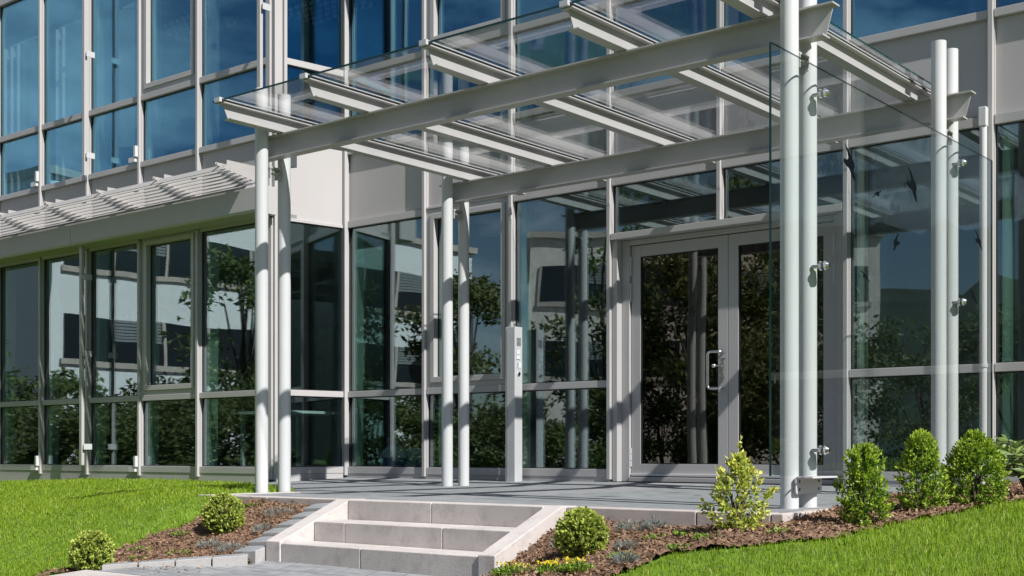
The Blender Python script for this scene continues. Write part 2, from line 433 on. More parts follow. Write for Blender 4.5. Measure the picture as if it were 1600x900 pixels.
# ------------------------------------------------------------------ entrance steps
st = empty('entrance_steps', (2.07, -5.43, -.34), 'pale concrete steps, three risers between two sloping cheek walls, up to the terrace', 'steps')
xl, xr = 1.375, 2.775
def step(name, y0, y1, z0, z1, joints):
    xs = [xl + .002] + joints + [xr - .002]
    for a, b in zip(xs[:-1], xs[1:]):
        MB().box(a + .002, b - .002, y0, y1, z0, z1).build(name, M['concrete'], st, bevel=.005)
step('step_block', -4.95, -4.803, -.30, .004, [2.02])
step('step_block', -5.205, -4.953, -.36, -.106, [1.62, 2.33])
step('step_block', -5.44, -5.208, -.42, -.214, [1.98])
for x0, x1 in ((1.262, xl), (xr, 2.878)):
    prof = [(-4.803, .006), (-4.93, .006), (-5.45, -.205), (-5.45, -.43), (-4.803, -.43)]
    MB().prism(prof, lambda p_, t: (t, p_[0], p_[1]), x0, x1).build('cheek_wall', M['concrete'], st, bevel=.005)

# sloping grey pavers along the left cheek and the low edging stones at its foot
def stone(name, corners, h, label, group, mats, bev=.005):
    m = MB().hexa([(x, y, z - h) for x, y, z in corners] + list(corners))
    m.mi = [1, 0, 1, 1, 1, 1]
    o = m.build(name, mats, bevel=bev)
    c = np.mean(np.array(corners), 0)
    recenter(o, (c[0], c[1], c[2] - h))
    return tag(o, label, 'paving stone', group)
ordn = ['topmost', 'second from the top', 'third from the top', 'third from the bottom', 'second from the bottom', 'lowest']
for i in range(6):
    t0, t1 = i / 6, (i + 1) / 6 - .012
    y0, y1 = -4.92 - .60 * t0, -4.92 - .60 * t1
    z0 = -.010 - .262 * t0; z1 = z0 - .262 / 6 * .55
    j = random.uniform(-.012, .012)
    jz = random.uniform(-.004, .004)
    stone('paving_stone', [(1.075 + j, y1, z1 - .012 + jz), (1.252, y1, z1 + jz), (1.252, y0, z0 + jz), (1.075 + j, y0, z0 - .012 + jz)], .10,
          'sloping grey paving stone beside the left cheek wall, ' + ordn[i] + ' of its row', 'sloping grey stones beside the steps', [M['paver'], M['pavlight']])
e0, e1 = np.array((1.235, -5.55)), np.array((.70, -6.10))
dv = (e1 - e0) / np.linalg.norm(e1 - e0); nv = np.array((-dv[1], dv[0]))
if nv[1] < 0: nv = -nv
nv = np.array((-abs(nv[0]), abs(nv[1])))
elab = ['nearest the steps', 'second from the steps', 'third from the steps', 'farthest from the steps']
Ltot = np.linalg.norm(e1 - e0)
for i in range(4):
    a = e0 + dv * (Ltot * i / 4 + .004); b = e0 + dv * (Ltot * (i + 1) / 4 - .004)
    z = -.278 - .012 * i
    cs = [(*b, z - .01), (*a, z), (*(a + nv * .085), z + .004), (*(b + nv * .085), z - .006)]
    stone('edging_stone', cs, .12, 'pale low edging stone between mulch and path, ' + elab[i], 'edging stones of the left bed', [M['paver'], M['pavlight']])

FRAME = UNSCALED
# ------------------------------------------------------------------ the office building
bd = empty('office_building', (0, 0, 0), 'two storey glass fronted office building with pale metal mullions and grey panels', 'building')

class Facade:
    def __init__(self, O, t, n): self.O = Vector((*O, 0)); self.t = Vector((*t, 0)).normalized(); self.n = Vector((*n, 0)).normalized()
    def pt(self, s, o, z):
        p = self.O + self.t * s + self.n * o
        return (p.x, p.y, z)
    def box(self, mb, s0, s1, o0, o1, z0, z1, mi=0):
        return mb.hexa([self.pt(s0, o1, z0), self.pt(s1, o1, z0), self.pt(s1, o0, z0), self.pt(s0, o0, z0),
                        self.pt(s0, o1, z1), self.pt(s1, o1, z1), self.pt(s1, o0, z1), self.pt(s0, o0, z1)], mi)
    def part(self, name, s0, s1, o0, o1, z0, z1, mat, bevel=0.):
        m = MB(); self.box(m, s0, s1, o0, o1, z0, z1)
        return m.build(name, mat, bd, bevel=bevel)
    def pane(self, s0, s1, z0, z1, o, mat, parent=None, name='window_pane', tilt=True):
        # a sealed unit, very slightly out of plane like every real pane
        a, b = (random.uniform(-.0022, .0022), random.uniform(-.002, .002)) if tilt else (0, 0)
        a *= (s1 - s0); b *= (z1 - z0)
        m = MB()
        pts = []
        for oo in (0, -.014):
            pts += [self.pt(s0, o + oo, z0), self.pt(s1, o + a + oo, z0), self.pt(s1, o + a + b + oo, z1), self.pt(s0, o + b + oo, z1)]
        m.add(pts, [(0, 1, 2, 3), (7, 6, 5, 4), (1, 0, 4, 5), (2, 1, 5, 6), (3, 2, 6, 7), (0, 3, 7, 4)])
        return m.build(name, mat, parent or bd)
    def ring(self, mb, s0, s1, z0, z1, w, o0, o1, wb=None):
        wb = wb or w
        self.box(mb, s0, s0 + w, o0, o1, z0, z1); self.box(mb, s1 - w, s1, o0, o1, z0, z1)
        self.box(mb, s0 + w, s1 - w, o0, o1, z0, z0 + wb); self.box(mb, s0 + w, s1 - w, o0, o1, z1 - w, z1)
    def casement(self, s0, s1, z0, z1, mat, gm):
        m = MB()
        self.ring(m, s0, s1, z0, z1, .055, -.05, .02)
        self.ring(m, s0 + .055, s1 - .055, z0 + .055, z1 - .055, .055, -.05, .034, .06)
        w = m.build('casement_window', mat, bd, bevel=.003)
        seal = MB(); self.ring(seal, s0 + .1105, s1 - .1105, z0 + .116, z1 - .1105, .008, -.048, -.028)
        seal.build('glazing_seal', M['dark_seal'], w)
        self.pane(s0 + .112, s1 - .112, z0 + .117, z1 - .112, -.034, gm, w)
        return w
    def fixed(self, s0, s1, z0, z1, gm):
        seal = MB(); self.ring(seal, s0, s1, z0, z1, .010, -.04, -.006)
        seal.build('glazing_seal', M['dark_seal'], bd)
        return self.pane(s0 + .002, s1 - .002, z0 + .002, z1 - .002, -.012, gm)

FM = Facade((0, 0), (1, 0), (0, -1))             # main front: s = X
FB = Facade((0, -.9), (1, 0), (0, -1))           # projecting wing front: s = X
A_, B_ = Vector((-4.0, -.9)), Vector((-3.83, 0))
tv = (B_ - A_).normalized()
FR = Facade(A_, tv, (tv.y, -tv.x))               # short splayed side of the wing
RL = (B_ - A_).length

def mullion(F, s, z0, z1, w=.05, out=.055, name='mullion'):
    m = MB()
    F.box(m, s - w / 2, s + w / 2, -.06, 0.018, z0, z1)
    F.box(m, s - w / 2 + .006, s + w / 2 - .006, .018, out, z0, z1)
    return m.build(name, M['paint'], bd, bevel=.003)
def transom(F, s0, s1, z0, z1, out=.03, name='transom'):
    return F.part(name, s0, s1, -.055, out, z0, z1, M['paint'], .003)

Z_GB, Z_TR0, Z_TR1, Z_GT = .118, .897, .963, 2.805
Z2_S0, Z2_S1, Z2_T0, Z2_T1, Z2_GT = 3.63, 3.695, 4.505, 4.575, 6.36
H_TOP = 6.55
def bay_stack(F, s0, s1, case=(False, False), sill=(0, 0), z_base=-.01, gm=None, lower=True, base_in=.02, spandrel=True, sh=0.):
    """one window bay between two mullion edges, ground to roof"""
    gm0 = M['glass']; gm1 = M['glass_up']
    if lower:
        F.part('plinth_panel', s0 - .0255, s1 + .0255, -.06, .022, z_base, .0415, M['paint'])
        transom(F, s0, s1, .042, Z_GB, .028, 'sill_profile')
        F.fixed(s0, s1, Z_GB, Z_TR0, gm0)
        transom(F, s0, s1, Z_TR0, Z_TR1)
        if case[0]: F.casement(s0, s1, Z_TR1, Z_GT + .06, M['paint'], gm0)
        else: F.fixed(s0, s1, Z_TR1, Z_GT, gm0)
    if not case[0] or not lower: transom(F, s0, s1, Z_GT, Z_GT + .075)
    else: transom(F, s0, s1, Z_GT + .062, Z_GT + .085)
    if spandrel:
        F.part('spandrel_panel', s0, s1, -.04, -.006, Z_GT + .086, Z2_S0 + sh - .002, M['panel'])
    transom(F, s0, s1, Z2_S0 + sh, Z2_S1 + sh, .036, 'sill_profile')
    F.fixed(s0, s1, Z2_S1 + sh, Z2_T0, gm1)
    transom(F, s0, s1, Z2_T0, Z2_T1)
    if case[1]: F.casement(s0, s1, Z2_T1, Z2_GT, M['paint'], gm1)
    else: F.fixed(s0, s1, Z2_T1, Z2_GT, gm1)
    transom(F, s0, s1, Z2_GT, H_TOP, .036, 'head_profile')

# --- main front
mx = [-3.83, -2.605, -1.415, -.215, 2.165, 3.35, 4.545, 5.74, 6.935, 8.13]
for x in mx[1:]:
    mullion(FM, x, .02 if x != 2.165 else 0., H_TOP)
mullion(FM, .97, 2.345, H_TOP)
h = .026
for a, b in zip(mx[:-1], mx[1:]):
    if a == -.215: continue
    c = (a == -2.605, a == -2.605)
    s0 = a + h if a != -3.83 else a + .03
    bay_stack(FM, s0, b - h, c)
# over the door
for a, b in ((-.215, .97), (.97, 2.165)):
    bay_stack(FM, a + h, b - h, (False, False), lower=False)
    FM.fixed(a + h, b - h, 2.345, Z_GT, M['glass'])
transom(FM, -.215 + h, 2.165 - h, 2.285, 2.345, .055, 'door_lintel')
# inner corner post
mb = MB(); FM.box(mb, -3.86, -3.80, -.05, .05, .02, H_TOP); mb.build('corner_post', M['paint'], bd, bevel=.003)

# --- wing front, and its splayed side
bx = [-15.2, -14.1, -13.0, -11.9, -10.8, -9.72, -8.625, -7.54, -6.435, -5.305, -4.10]
for x in bx[:-1]: mullion(FB, x, .0, 2.82); mullion(FB, x, 3.16, H_TOP)
for a, b in zip(bx[:-1], bx[1:]):
    bay_stack(FB, a + h, b - h, (a == -6.435, a == -6.435), z_base=-.45, sh=.075)
# corner posts
def post(F, s0, s1, o0, o1, z0, z1): 
    m = MB(); F.box(m, s0, s1, o0, o1, z0, z1); return m.build('corner_post', M['paint'], bd, bevel=.004)
post(FB, -4.126, -4.03, -.06, .03, -.02, 2.82)
post(FB, -4.126, -4.055, -.06, .03, 3.1, H_TOP)
post(FR, -.012, .085, -.05, .012, -.02, H_TOP)
post(FR, .087, .125, -.05, .045, 0., H_TOP)
post(FR, RL - .06, RL - .005, -.05, .05, .02, H_TOP)
s0, s1 = .127, RL - .062
FR.part('plinth_panel', .0, RL - .064, -.06, .024, -.3, .0415, M['paint'])
transom(FR, s0, s1, .045, Z_GB, .028, 'sill_profile'); FR.fixed(s0, s1, Z_GB, Z_TR0, M['glass']); transom(FR, s0, s1, Z_TR0, Z_TR1)
FR.fixed(s0, s1, Z_TR1, Z_GT - .005, M['glass']); transom(FR, s0, s1, Z_GT - .003, Z_GT + .03, .02)
FR.part('spandrel_panel', s0, s1, -.04, -.0, Z_GT + .032, Z2_S0 + .07, M['panel'])
transom(FR, s0, s1, Z2_S0 + .072, Z2_S1 + .072, .03, 'sill_profile'); FR.fixed(s0, s1, Z2_S1 + .074, Z2_T0, M['glass_up']); transom(FR, s0, s1, Z2_T0, Z2_T1)
FR.fixed(s0, s1, Z2_T1, Z2_GT, M['glass_up']); transom(FR, s0, s1, Z2_GT, H_TOP, .03, 'head_profile')

# --- fascia box and louvred sunshade of the wing
xF0 = -15.2
def fascia(x0, x1):
    prof = [(-.935, 2.835), (-1.20, 2.835), (-1.215, 2.86), (-1.215, 3.10), (-1.19, 3.135), (-.935, 3.135)]
    MB().prism(prof, lambda p_, t: (t, p_[0], p_[1]), x0, x1).build('fascia_box', M['paint'], bd, bevel=.003)
fascia(-7.468, -3.935); fascia(-11.2, -7.474); fascia(xF0, -11.206)
sh = MB()
for i in range(8):
    yc = -1.07 - .0657 * i; zc = 3.165 + .015 * i
    hh = .028 if i == 7 else .0165
    prof = [(yc - .028, zc - hh), (yc - .023, zc - hh - .004), (yc + .024, zc + hh), (yc + .019, zc + hh + .004)]
    sh.prism(prof, lambda p_, t: (t, p_[0], p_[1]), xF0, -4.06)
shade = sh.build('sunshade_louvres', M['shade'], bd)
for x in [-4.16, -5.255, -6.35, -7.45, -8.545, -9.64, -10.73, -11.8]:
    prof = [(-.925, 3.17), (-1.02, 3.205), (-1.58, 3.300), (-1.58, 3.325), (-1.43, 3.325), (-1.43, 3.375), (-.925, 3.375)]
    m = MB().prism(prof, lambda p_, t: (t, p_[0], p_[1]), x - .006, x + .006)
    m.tube([(x - .015, -1.565, 3.315), (x + .015, -1.565, 3.315)], .007, 8)
    m.build('sunshade_bracket', M['shade'], bd)
MB().box(-16, 12, -.30, 8, H_TOP + .002, H_TOP + .5).build('roof', M['panel'], bd)

# --- stand-off guide rails with brackets
def rail(x, y, z0, z1, zb):
    m = MB().box(x - .028, x + .028, y - .02, y + .02, z0, z1)
    r = m.build('guide_rail', M['paint'], bd, bevel=.004)
    for z in zb:
        b = MB().box(x + .028, x + .06, y - .008, y + .008, z - .02, z + .02)
        b.box(x + .06, x + .068, y - .015, y + .10, z - .035, z + .035)
        b.build('rail_bracket', M['alu'], r)
rail(-7.34, -1.10, 3.70, 6.50, (3.95, 5.2, 6.2)); rail(-7.40, -1.10, .12, 2.832, (.35, 1.5, 2.45)); rail(-4.015, -1.10, 3.69, 6.5, (3.95, 5.05, 6.2))
for x, z in ((-8.665, 3.80), (-6.475, 3.80), (-8.665, .075), (-6.475, .075)):
    m = MB().box(x - .11, x + .012, -.985, -.94, z - .028, z + .028); m.box(x + .0, x + .035, -.99, -.955, z + .03, z + .16)
    m.build('sill_bracket', M['column'], bd)
# downpipe on the right part of the front
m = MB().tube([(3.315, -.10, -.02), (3.315, -.10, 2.78)], .028, 20)
dp = m.build('downpipe', M['column'], bd)
MB().tube([(3.315, -.10, .93), (3.315, -.10, .96)], .034, 20).build('pipe_collar', M['alu'], dp)
MB().box(3.285, 3.345, -.13, -.07, 2.78, 2.93).build('pipe_hopper', M['column'], dp, bevel=.006)

# --- entrance door, recessed
def reveal(x0, x1, y0, y1, z0, z1, name='door_frame'): MB().box(x0, x1, y0, y1, z0, z1).build(name, M['paint'], bd, bevel=.003)
reveal(-.188, -.135, -.02, .16, 0, 2.283); reveal(-.133, -.050, .06, .16, 0, 2.283)
reveal(2.012, 2.085, .06, .16, 0, 2.283); reveal(2.087, 2.138, -.02, .16, 0, 2.283)
reveal(-.048, 2.010, .06, .16, 2.236, 2.283); reveal(-.048, 2.010, .05, .16, .002, .045, 'door_threshold')
def leaf(x0, x1, left):
    z0, z1 = .052, 2.228
    m = MB()
    g0, g1 = (x0 + .10, x1 - .10)
    for bx_ in ((x0, g0, z0, z1), (g1, x1, z0, z1), (g0, g1, z0, .168), (g0, g1, 2.122, z1)):
        m.box(bx_[0], bx_[1], .09, .15, bx_[2], bx_[3])
    d = m.build('entrance_door', M['paint'], bd, bevel=.002)
    s = MB()
    for bx_ in ((g0, g0 + .008, .168, 2.122), (g1 - .008, g1, .168, 2.122), (g0 + .008, g1 - .008, .168, .176), (g0 + .008, g1 - .008, 2.114, 2.122)):
        s.box(bx_[0], bx_[1], .096, .14, bx_[2], bx_[3])
    s.build('glazing_seal', M['dark_seal'], d)
    FD = Facade((0, .11), (1, 0), (0, -1))
    FD.pane(g0 + .004, g1 - .004, .172, 2.118, 0, M['door_glass'], d, 'door_pane')
    b = MB().box(x0 + .004, x1 - .004, .066, .09, .055, .078); b.build('weather_bar', M['alu'], d, bevel=.004)
    xh = x0 - .004 if left else x1 + .004
    for za, zb in ((1.945, 2.13), (1.70, 1.88), (.14, .32)):
        m = MB(); n3 = 3
        for k in range(n3):
            q0 = za + (zb - za) * k / n3 + .002; q1 = za + (zb - za) * (k + 1) / n3 - .002
            m.tube([(xh, .078, q0), (xh, .078, q1)], .0115, 10)
        m.build('hinge', M['alu'], d)
    return d
dl = leaf(-.044, .988, True); dr = leaf(.993, 2.006, False)
# D pull handle with rounded corners
def rounded(pts, r=.03, n=5):
    out = [Vector(pts[0])]
    for i in range(1, len(pts) - 1):
        a, b, c = Vector(pts[i - 1]), Vector(pts[i]), Vector(pts[i + 1])
        p0 = b + (a - b).normalized() * r; p1 = b + (c - b).normalized() * r
        for k in range(n + 1):
            t = k / n
            out.append((p0 * (1 - t) + b * t) * (1 - t) + (b * (1 - t) + p1 * t) * t)
    out.append(Vector(pts[-1])); return out
m = MB().tube(rounded([(.945, .09, 1.180), (.945, .025, 1.180), (.825, .015, 1.180), (.825, .015, .850), (.945, .025, .850), (.945, .09, .850)]), .0125, 12)
m.build('pull_handle', M['steel'], dl)
m = MB().tube([(.935, .09, 1.055), (.935, .045, 1.055)], .014, 12).tube([(.94, .045, 1.055), (.885, .04, 1.055)], .0075, 10).ball((.872, .04, 1.055), .021)
m.build('door_knob', M['steel'], dl)
m = MB()
for z, hh in ((1.055, .045), (.955, .042)):
    poly = [(.935 + .016 * math.cos(a), z + hh * math.sin(a)) for a in np.linspace(0, 2 * PI, 16, endpoint=False)]
    m.prism(poly, lambda p_, t: (p_[0], t, p_[1]), .089, .080)
m.tube([(.935, .081, .962), (.935, .074, .962)], .0085, 10)
m.build('lock_plate', M['steel'], dl)
MB().box(.918, .962, .0865, .0895, 1.118, 1.121).build('lock_marking', M['ink'], dl)
def text_mesh(txt, size, loc, rot, mat, parent, name):
    cu = bpy.data.curves.new('lettering', 'FONT'); cu.body = txt; cu.size = size; cu.extrude = .0008
    o = bpy.data.objects.new('lettering_tmp', cu); COL.objects.link(o)
    bpy.context.view_layer.update()
    dg = bpy.context.evaluated_depsgraph_get()
    me = bpy.data.meshes.new_from_object(o.evaluated_get(dg))
    bpy.data.objects.remove(o)
    t = bpy.data.objects.new(name, me); COL.objects.link(t); me.materials.clear(); me.materials.append(mat)
    t.location = loc; t.rotation_euler = rot; t.parent = parent
    return t
text_mesh('ZIP', .135, (.475, .1095, 1.52), (PI / 2, 0, 0), M['ink'], dl, 'lettering')

# --- interior: floors, ceilings, back walls (seen dimly through the panes)
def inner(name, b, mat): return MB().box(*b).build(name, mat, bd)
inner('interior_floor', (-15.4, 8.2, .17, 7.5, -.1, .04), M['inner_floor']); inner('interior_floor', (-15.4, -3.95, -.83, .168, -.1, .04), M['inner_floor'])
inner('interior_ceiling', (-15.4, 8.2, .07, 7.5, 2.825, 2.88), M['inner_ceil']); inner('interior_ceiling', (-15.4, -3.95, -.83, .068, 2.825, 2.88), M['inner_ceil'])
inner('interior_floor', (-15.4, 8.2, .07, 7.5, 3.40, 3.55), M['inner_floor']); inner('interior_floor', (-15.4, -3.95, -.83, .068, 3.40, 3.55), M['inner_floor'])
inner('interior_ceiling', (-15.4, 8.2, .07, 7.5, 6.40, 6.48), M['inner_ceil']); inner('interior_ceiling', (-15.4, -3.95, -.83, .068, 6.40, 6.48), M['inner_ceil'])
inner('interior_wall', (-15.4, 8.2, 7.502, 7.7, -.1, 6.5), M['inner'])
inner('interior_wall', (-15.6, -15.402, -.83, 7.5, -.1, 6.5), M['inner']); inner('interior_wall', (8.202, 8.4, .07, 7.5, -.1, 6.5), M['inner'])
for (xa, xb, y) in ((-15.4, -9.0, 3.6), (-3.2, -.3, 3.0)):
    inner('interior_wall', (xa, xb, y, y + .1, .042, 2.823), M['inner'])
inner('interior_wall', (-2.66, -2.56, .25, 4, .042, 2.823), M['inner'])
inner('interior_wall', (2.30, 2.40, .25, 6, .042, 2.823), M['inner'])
for x, y in ((-.30, .95), (1.2, .95)):
    m = MB().tube([(x, y, 2.80), (x, y, 2.8245)], .085, 20); m.tube([(x, y, 2.797), (x, y, 2.7995)], .06, 20, 1)
    m.build('downlight', [M['alu'], M['dark_seal']], bd)

# stair rail dimly behind the far right pane
sr = empty('stair_rail', (5.2, 1.2, .04), 'grey stair railing standing behind the far right ground floor pane', 'railing')
m = MB().tube([(3.5, 1.2, 1.5), (6.0, 1.2, .5)], .022, 8); m.build('hand_rail', M['alu'], sr)
m = MB().tube([(3.5, 1.2, 1.15), (6.0, 1.2, .15)], .016, 8); m.build('lower_rail', M['alu'], sr)
for x in (3.6, 4.6, 5.6):
    zt = 1.5 - (x - 3.5) * .4
    MB().tube([(x, 1.2, .04), (x, 1.2, zt)], .014, 8).build('baluster', M['alu'], sr)

# curtains just inside each pane, blinds upstairs
def curtain(x0, dep, y, z0, z1, mat, label, group):
    n = 14; vs = []; fs = []; m = MB()
    for i in range(n + 1):
        yy = y + dep * i / n; dx = .022 if i % 2 else -.022
        yb = y + dep * .8 * i / n
        vs += [(x0 + dx, yb, z0), (x0 + dx, yy, z1), (x0 + dx - .012, yy, z1), (x0 + dx - .012, yb, z0)]
    for i in range(n):
        a = i * 4; b = a + 4
        fs += [(a, b, b + 1, a + 1), (a + 1, b + 1, b + 2, a + 2), (a + 2, b + 2, b + 3, a + 3), (a + 3, b + 3, b, a)]
    fs += [(0, 1, 2, 3), (n * 4 + 3, n * 4 + 2, n * 4 + 1, n * 4)]
    m.add(vs, fs)
    o = m.build('curtain', mat); recenter(o, (x0, y, z0))
    return tag(o, label, 'curtain', group)
names_b = {-9.72: 'leftmost', -8.625: 'second', -7.54: 'third', -6.435: 'fourth', -5.305: 'fifth'}
for x, nm in names_b.items():
    curtain(x + .09, .13, -.84, .05, 2.80, M['curtain'], f'gathered green curtain behind the {nm} ground floor pane of the wing from the left', 'green curtains on the ground floor')
for x, nm in {-7.54: 'behind the pane right of the rail', -6.435: 'under the opening window', -5.305: 'beside the corner'}.items():
    curtain(x + .09, .16, -.84, 3.60, 6.36, M['curtain_pale'], f'pale teal curtain in the upper wing window, {nm}', 'pale curtains upstairs')
for x, nm in {-3.83: 'beside the inner corner', -2.54: 'left of the opening window', -1.415: 'right behind the door station', 2.165: 'right of the entrance door', 3.35: 'behind the pane at the right picture edge'}.items():
    curtain(x + .09, .11, .06, .05, 2.80, M['curtain'], f'gathered green curtain on the main front {nm}', 'green curtains on the ground floor')
def blind(x0, x1, y, z0, z1, n, label):
    e = empty('vertical_blind', (x0, y, z0), label, 'blind', 'vertical blinds upstairs')
    w = (x1 - x0) / n
    MB().box(x0, x1, y - .02, y + .02, z1, z1 + .04).build('head_rail', M['alu'], e)
    for i in range(n):
        xa = x0 + i * w
        MB().hexa([(xa, y - .06, z0), (xa + w * .62, y + .055, z0), (xa + w * .62, y + .060, z0), (xa, y - .055, z0), (xa, y - .06, z1), (xa + w * .62, y + .055, z1), (xa + w * .62, y + .060, z1), (xa, y - .055, z1)]).build('slat', M['blind'], e)
blind(-9.85, -8.85, -.79, 3.62, 5.80, 6, 'pale vertical blind in the leftmost upper window of the wing')
blind(-8.40, -7.62, -.79, 3.62, 5.80, 5, 'pale vertical blind behind the upper pane left of the rail')
blind(-6.98, -6.72, -.79, 4.05, 5.75, 1, 'single narrow blind slat behind the upper pane right of the rail')

# desk, bag and bin seen inside
d = empty('desk', (-4.3, .3, .04), 'desk with pale edge standing inside the side window of the wing', 'desk')
MB().box(-5.2, -4.2, -.55, .5, .72, .75).build('desk_top', M['whiteplastic'], d)
for x, y in ((-5.1, -.45), (-4.3, -.45), (-5.1, .4), (-4.3, .4)): MB().box(x - .02, x + .02, y - .02, y + .02, .04, .72).build('leg', M['alu'], d)
b = empty('carrier_bag', (-3.5, .45, .04), 'crumpled blue and white bag on the floor behind the first main front pane', 'bag')
m = MB(); vs = []; nseg = 16
for j, (zz, rr) in enumerate(((.04, .15), (.12, .19), (.22, .18), (.30, .13), (.36, .07))):
    for i in range(nseg):
        a = 2 * PI * i / nseg; r2 = rr * (1 + .16 * math.sin(3 * a + j) + .08 * math.sin(7 * a + 2 * j))
        vs.append((-3.5 + r2 * 1.15 * math.cos(a), .45 + r2 * .7 * math.sin(a), zz))
fs = [(j * nseg + i, j * nseg + (i + 1) % nseg, (j + 1) * nseg + (i + 1) % nseg, (j + 1) * nseg + i) for j in range(4) for i in range(nseg)] + [tuple(range(4 * nseg, 5 * nseg))]
m.add(vs, fs); m.mi = [1 if (k < 32 and 4 < k % nseg < 15) else 0 for k in range(len(fs))]
m.build('bag_body', [M['whiteplastic'], M['blue']], b)
MB().tube(rounded([(-3.56, .42, .34), (-3.58, .40, .44), (-3.44, .40, .44), (-3.44, .42, .34)], .03), .008, 8).build('handle', M['whiteplastic'], b)
b = empty('waste_bin', (-3.05, .45, .04), 'small white bin with blue mark on the floor behind glass beside the bag', 'bin')
m = MB(); m.hexa([(-3.17, .35, .04), (-2.93, .35, .04), (-2.93, .55, .04), (-3.17, .55, .04), (-3.20, .32, .33), (-2.90, .32, .33), (-2.90, .58, .33), (-3.20, .58, .33)]).build('bin_body', M['whiteplastic'], b, bevel=.01)
MB().box(-3.06, -2.95, .322, .334, .12, .19).build('bin_mark', M['blue'], b)
for (cx, cy, nm) in ((-6.2, 1.9, 'seen through the upper side window of the wing'), (-8.2, 1.2, 'seen above the fifth upper wing pane')):
    e = empty('ceiling_light', (cx, cy, 6.30), f'louvred ceiling light {nm}', 'ceiling light', 'louvred ceiling lights upstairs')
    MB().box(cx - .65, cx + .65, cy - .35, cy + .35, 6.36, 6.398).build('housing', M['inner'], e)
    m = MB()
    for i in range(9):
        for j in range(5):
            m.box(cx - .6 + .14 * i, cx - .53 + .14 * i, cy - .3 + .14 * j, cy - .28 + .14 * j, 6.31, 6.36)
    m.build('louvre', M['lamp_white'], e)

FRAME = CAM_SCALED
# ------------------------------------------------------------------ entrance canopy
cn = empty('entrance_canopy', (1.85, -3.3, 0), 'pale steel entrance canopy with glass roof on paired round columns', 'canopy')
XL, XR = -.115, 3.805
YF, YB = -4.23, -2.31
CR = .0445
for (x, yc, zb) in ((XL, YF, -.08), (XR, YF, -.01), (XL - .03, YB, -.01), (XR + .02, YB, -.01)):
    for dy in (-.10, .10):
        m = MB().tube([(x, yc + dy, zb), (x, yc + dy, 2.745)], CR, 32)
        m.build('column', M['column'], cn)
    # small plate and bolts holding the beam between the two tubes
    m = MB().box(x - .03, x + .03, yc - .055, yc + .055, 2.215, 2.225)
    for dy in (-.045, .045):
        m.box(x - .03, x + .03, yc + dy - .004, yc + dy + .004, 2.15, 2.215)
        m.tube([(x - .012, yc + dy * .3, 2.185), (x + .035, yc + dy * .3, 2.185)], .009, 8)
    m.build('beam_seat', M['steel_paint'], cn)
def ibeam(x0, x1, yc, zb, h, w, tf=.008, tw=.007, slant=.05):
    m = MB(); z1 = zb + h
    m.box(x0, x1, yc - w / 2, yc + w / 2, z1 - tf, z1)
    m.box(x0 + slant, x1 - slant, yc - w / 2, yc + w / 2, zb, zb + tf)
    q = [(x0 + slant, zb + tf), (x1 - slant, zb + tf), (x1 - .012, z1 - tf), (x0 + .012, z1 - tf)]
    m.prism(q, lambda p_, t: (p_[0], t, p_[1]), yc - tw / 2, yc + tw / 2)
    return m
for yc in (YF, YB):
    ibeam(XL - .175, XR + .195, yc, 2.285, .153, .078).build('beam', M['steel_paint'], cn)
PX = [.0, .82, 1.81, 2.785, 3.615]
PY0, PY1 = -4.765, -1.575
for x in PX:
    zb, h_, w_ = 2.4405, .10, .072
    m = MB(); z1 = zb + h_
    sl0, sl1 = .055, .05
    m.box(x - w_ / 2, x + w_ / 2, PY0, PY1, z1 - .007, z1)
    m.box(x - w_ / 2, x + w_ / 2, PY0 + sl0, PY1 - sl1, zb, zb + .007)
    m.prism([(PY0 + sl0, zb + .007), (PY1 - sl1, zb + .007), (PY1 - .02, z1 - .007), (PY0 + .012, z1 - .007)], lambda p_, t: (t, p_[0], p_[1]), x - .003, x + .003)
    for yb in (YF, YB):
        for dx in (-.018, .018):
            m.tube([(x + dx, yb - .025, 2.424), (x + dx, yb - .025, 2.43)], .008, 8)
    pu = m.build('purlin', M['steel_paint'], cn)
    MB().box(x - .030, x + .030, PY0 - .004, PY1 - .02, z1 + .0005, z1 + .006).build('glazing_gasket', M['dark_seal'], pu)
    MB().box(x - .024, x + .024, PY0 - .006, PY1 - .02, z1 + .0195, z1 + .026).build('cover_strip', M['alu'], pu)
    MB().box(x - .026, x + .026, PY0 - .030, PY0 - .010, z1 - .002, z1 + .0265).build('end_clamp', M['alu'], pu)
ge = [PX[0] - .075] + [(a) for a in PX[1:-1]] + [PX[-1] + .10]
edges = [ge[0], PX[1], PX[2], PX[3], ge[-1]]
for a, b in zip(edges[:-1], edges[1:]):
    z0 = 2.547
    m = MB().box(a + .003, b - .003, -4.772, -1.60, z0, z0 + .0125)
    m.mi = [0, 0, 1, 1, 1, 1]
    m.build('roof_pane', [M['roof_glass'], M['glass_edge']], cn)

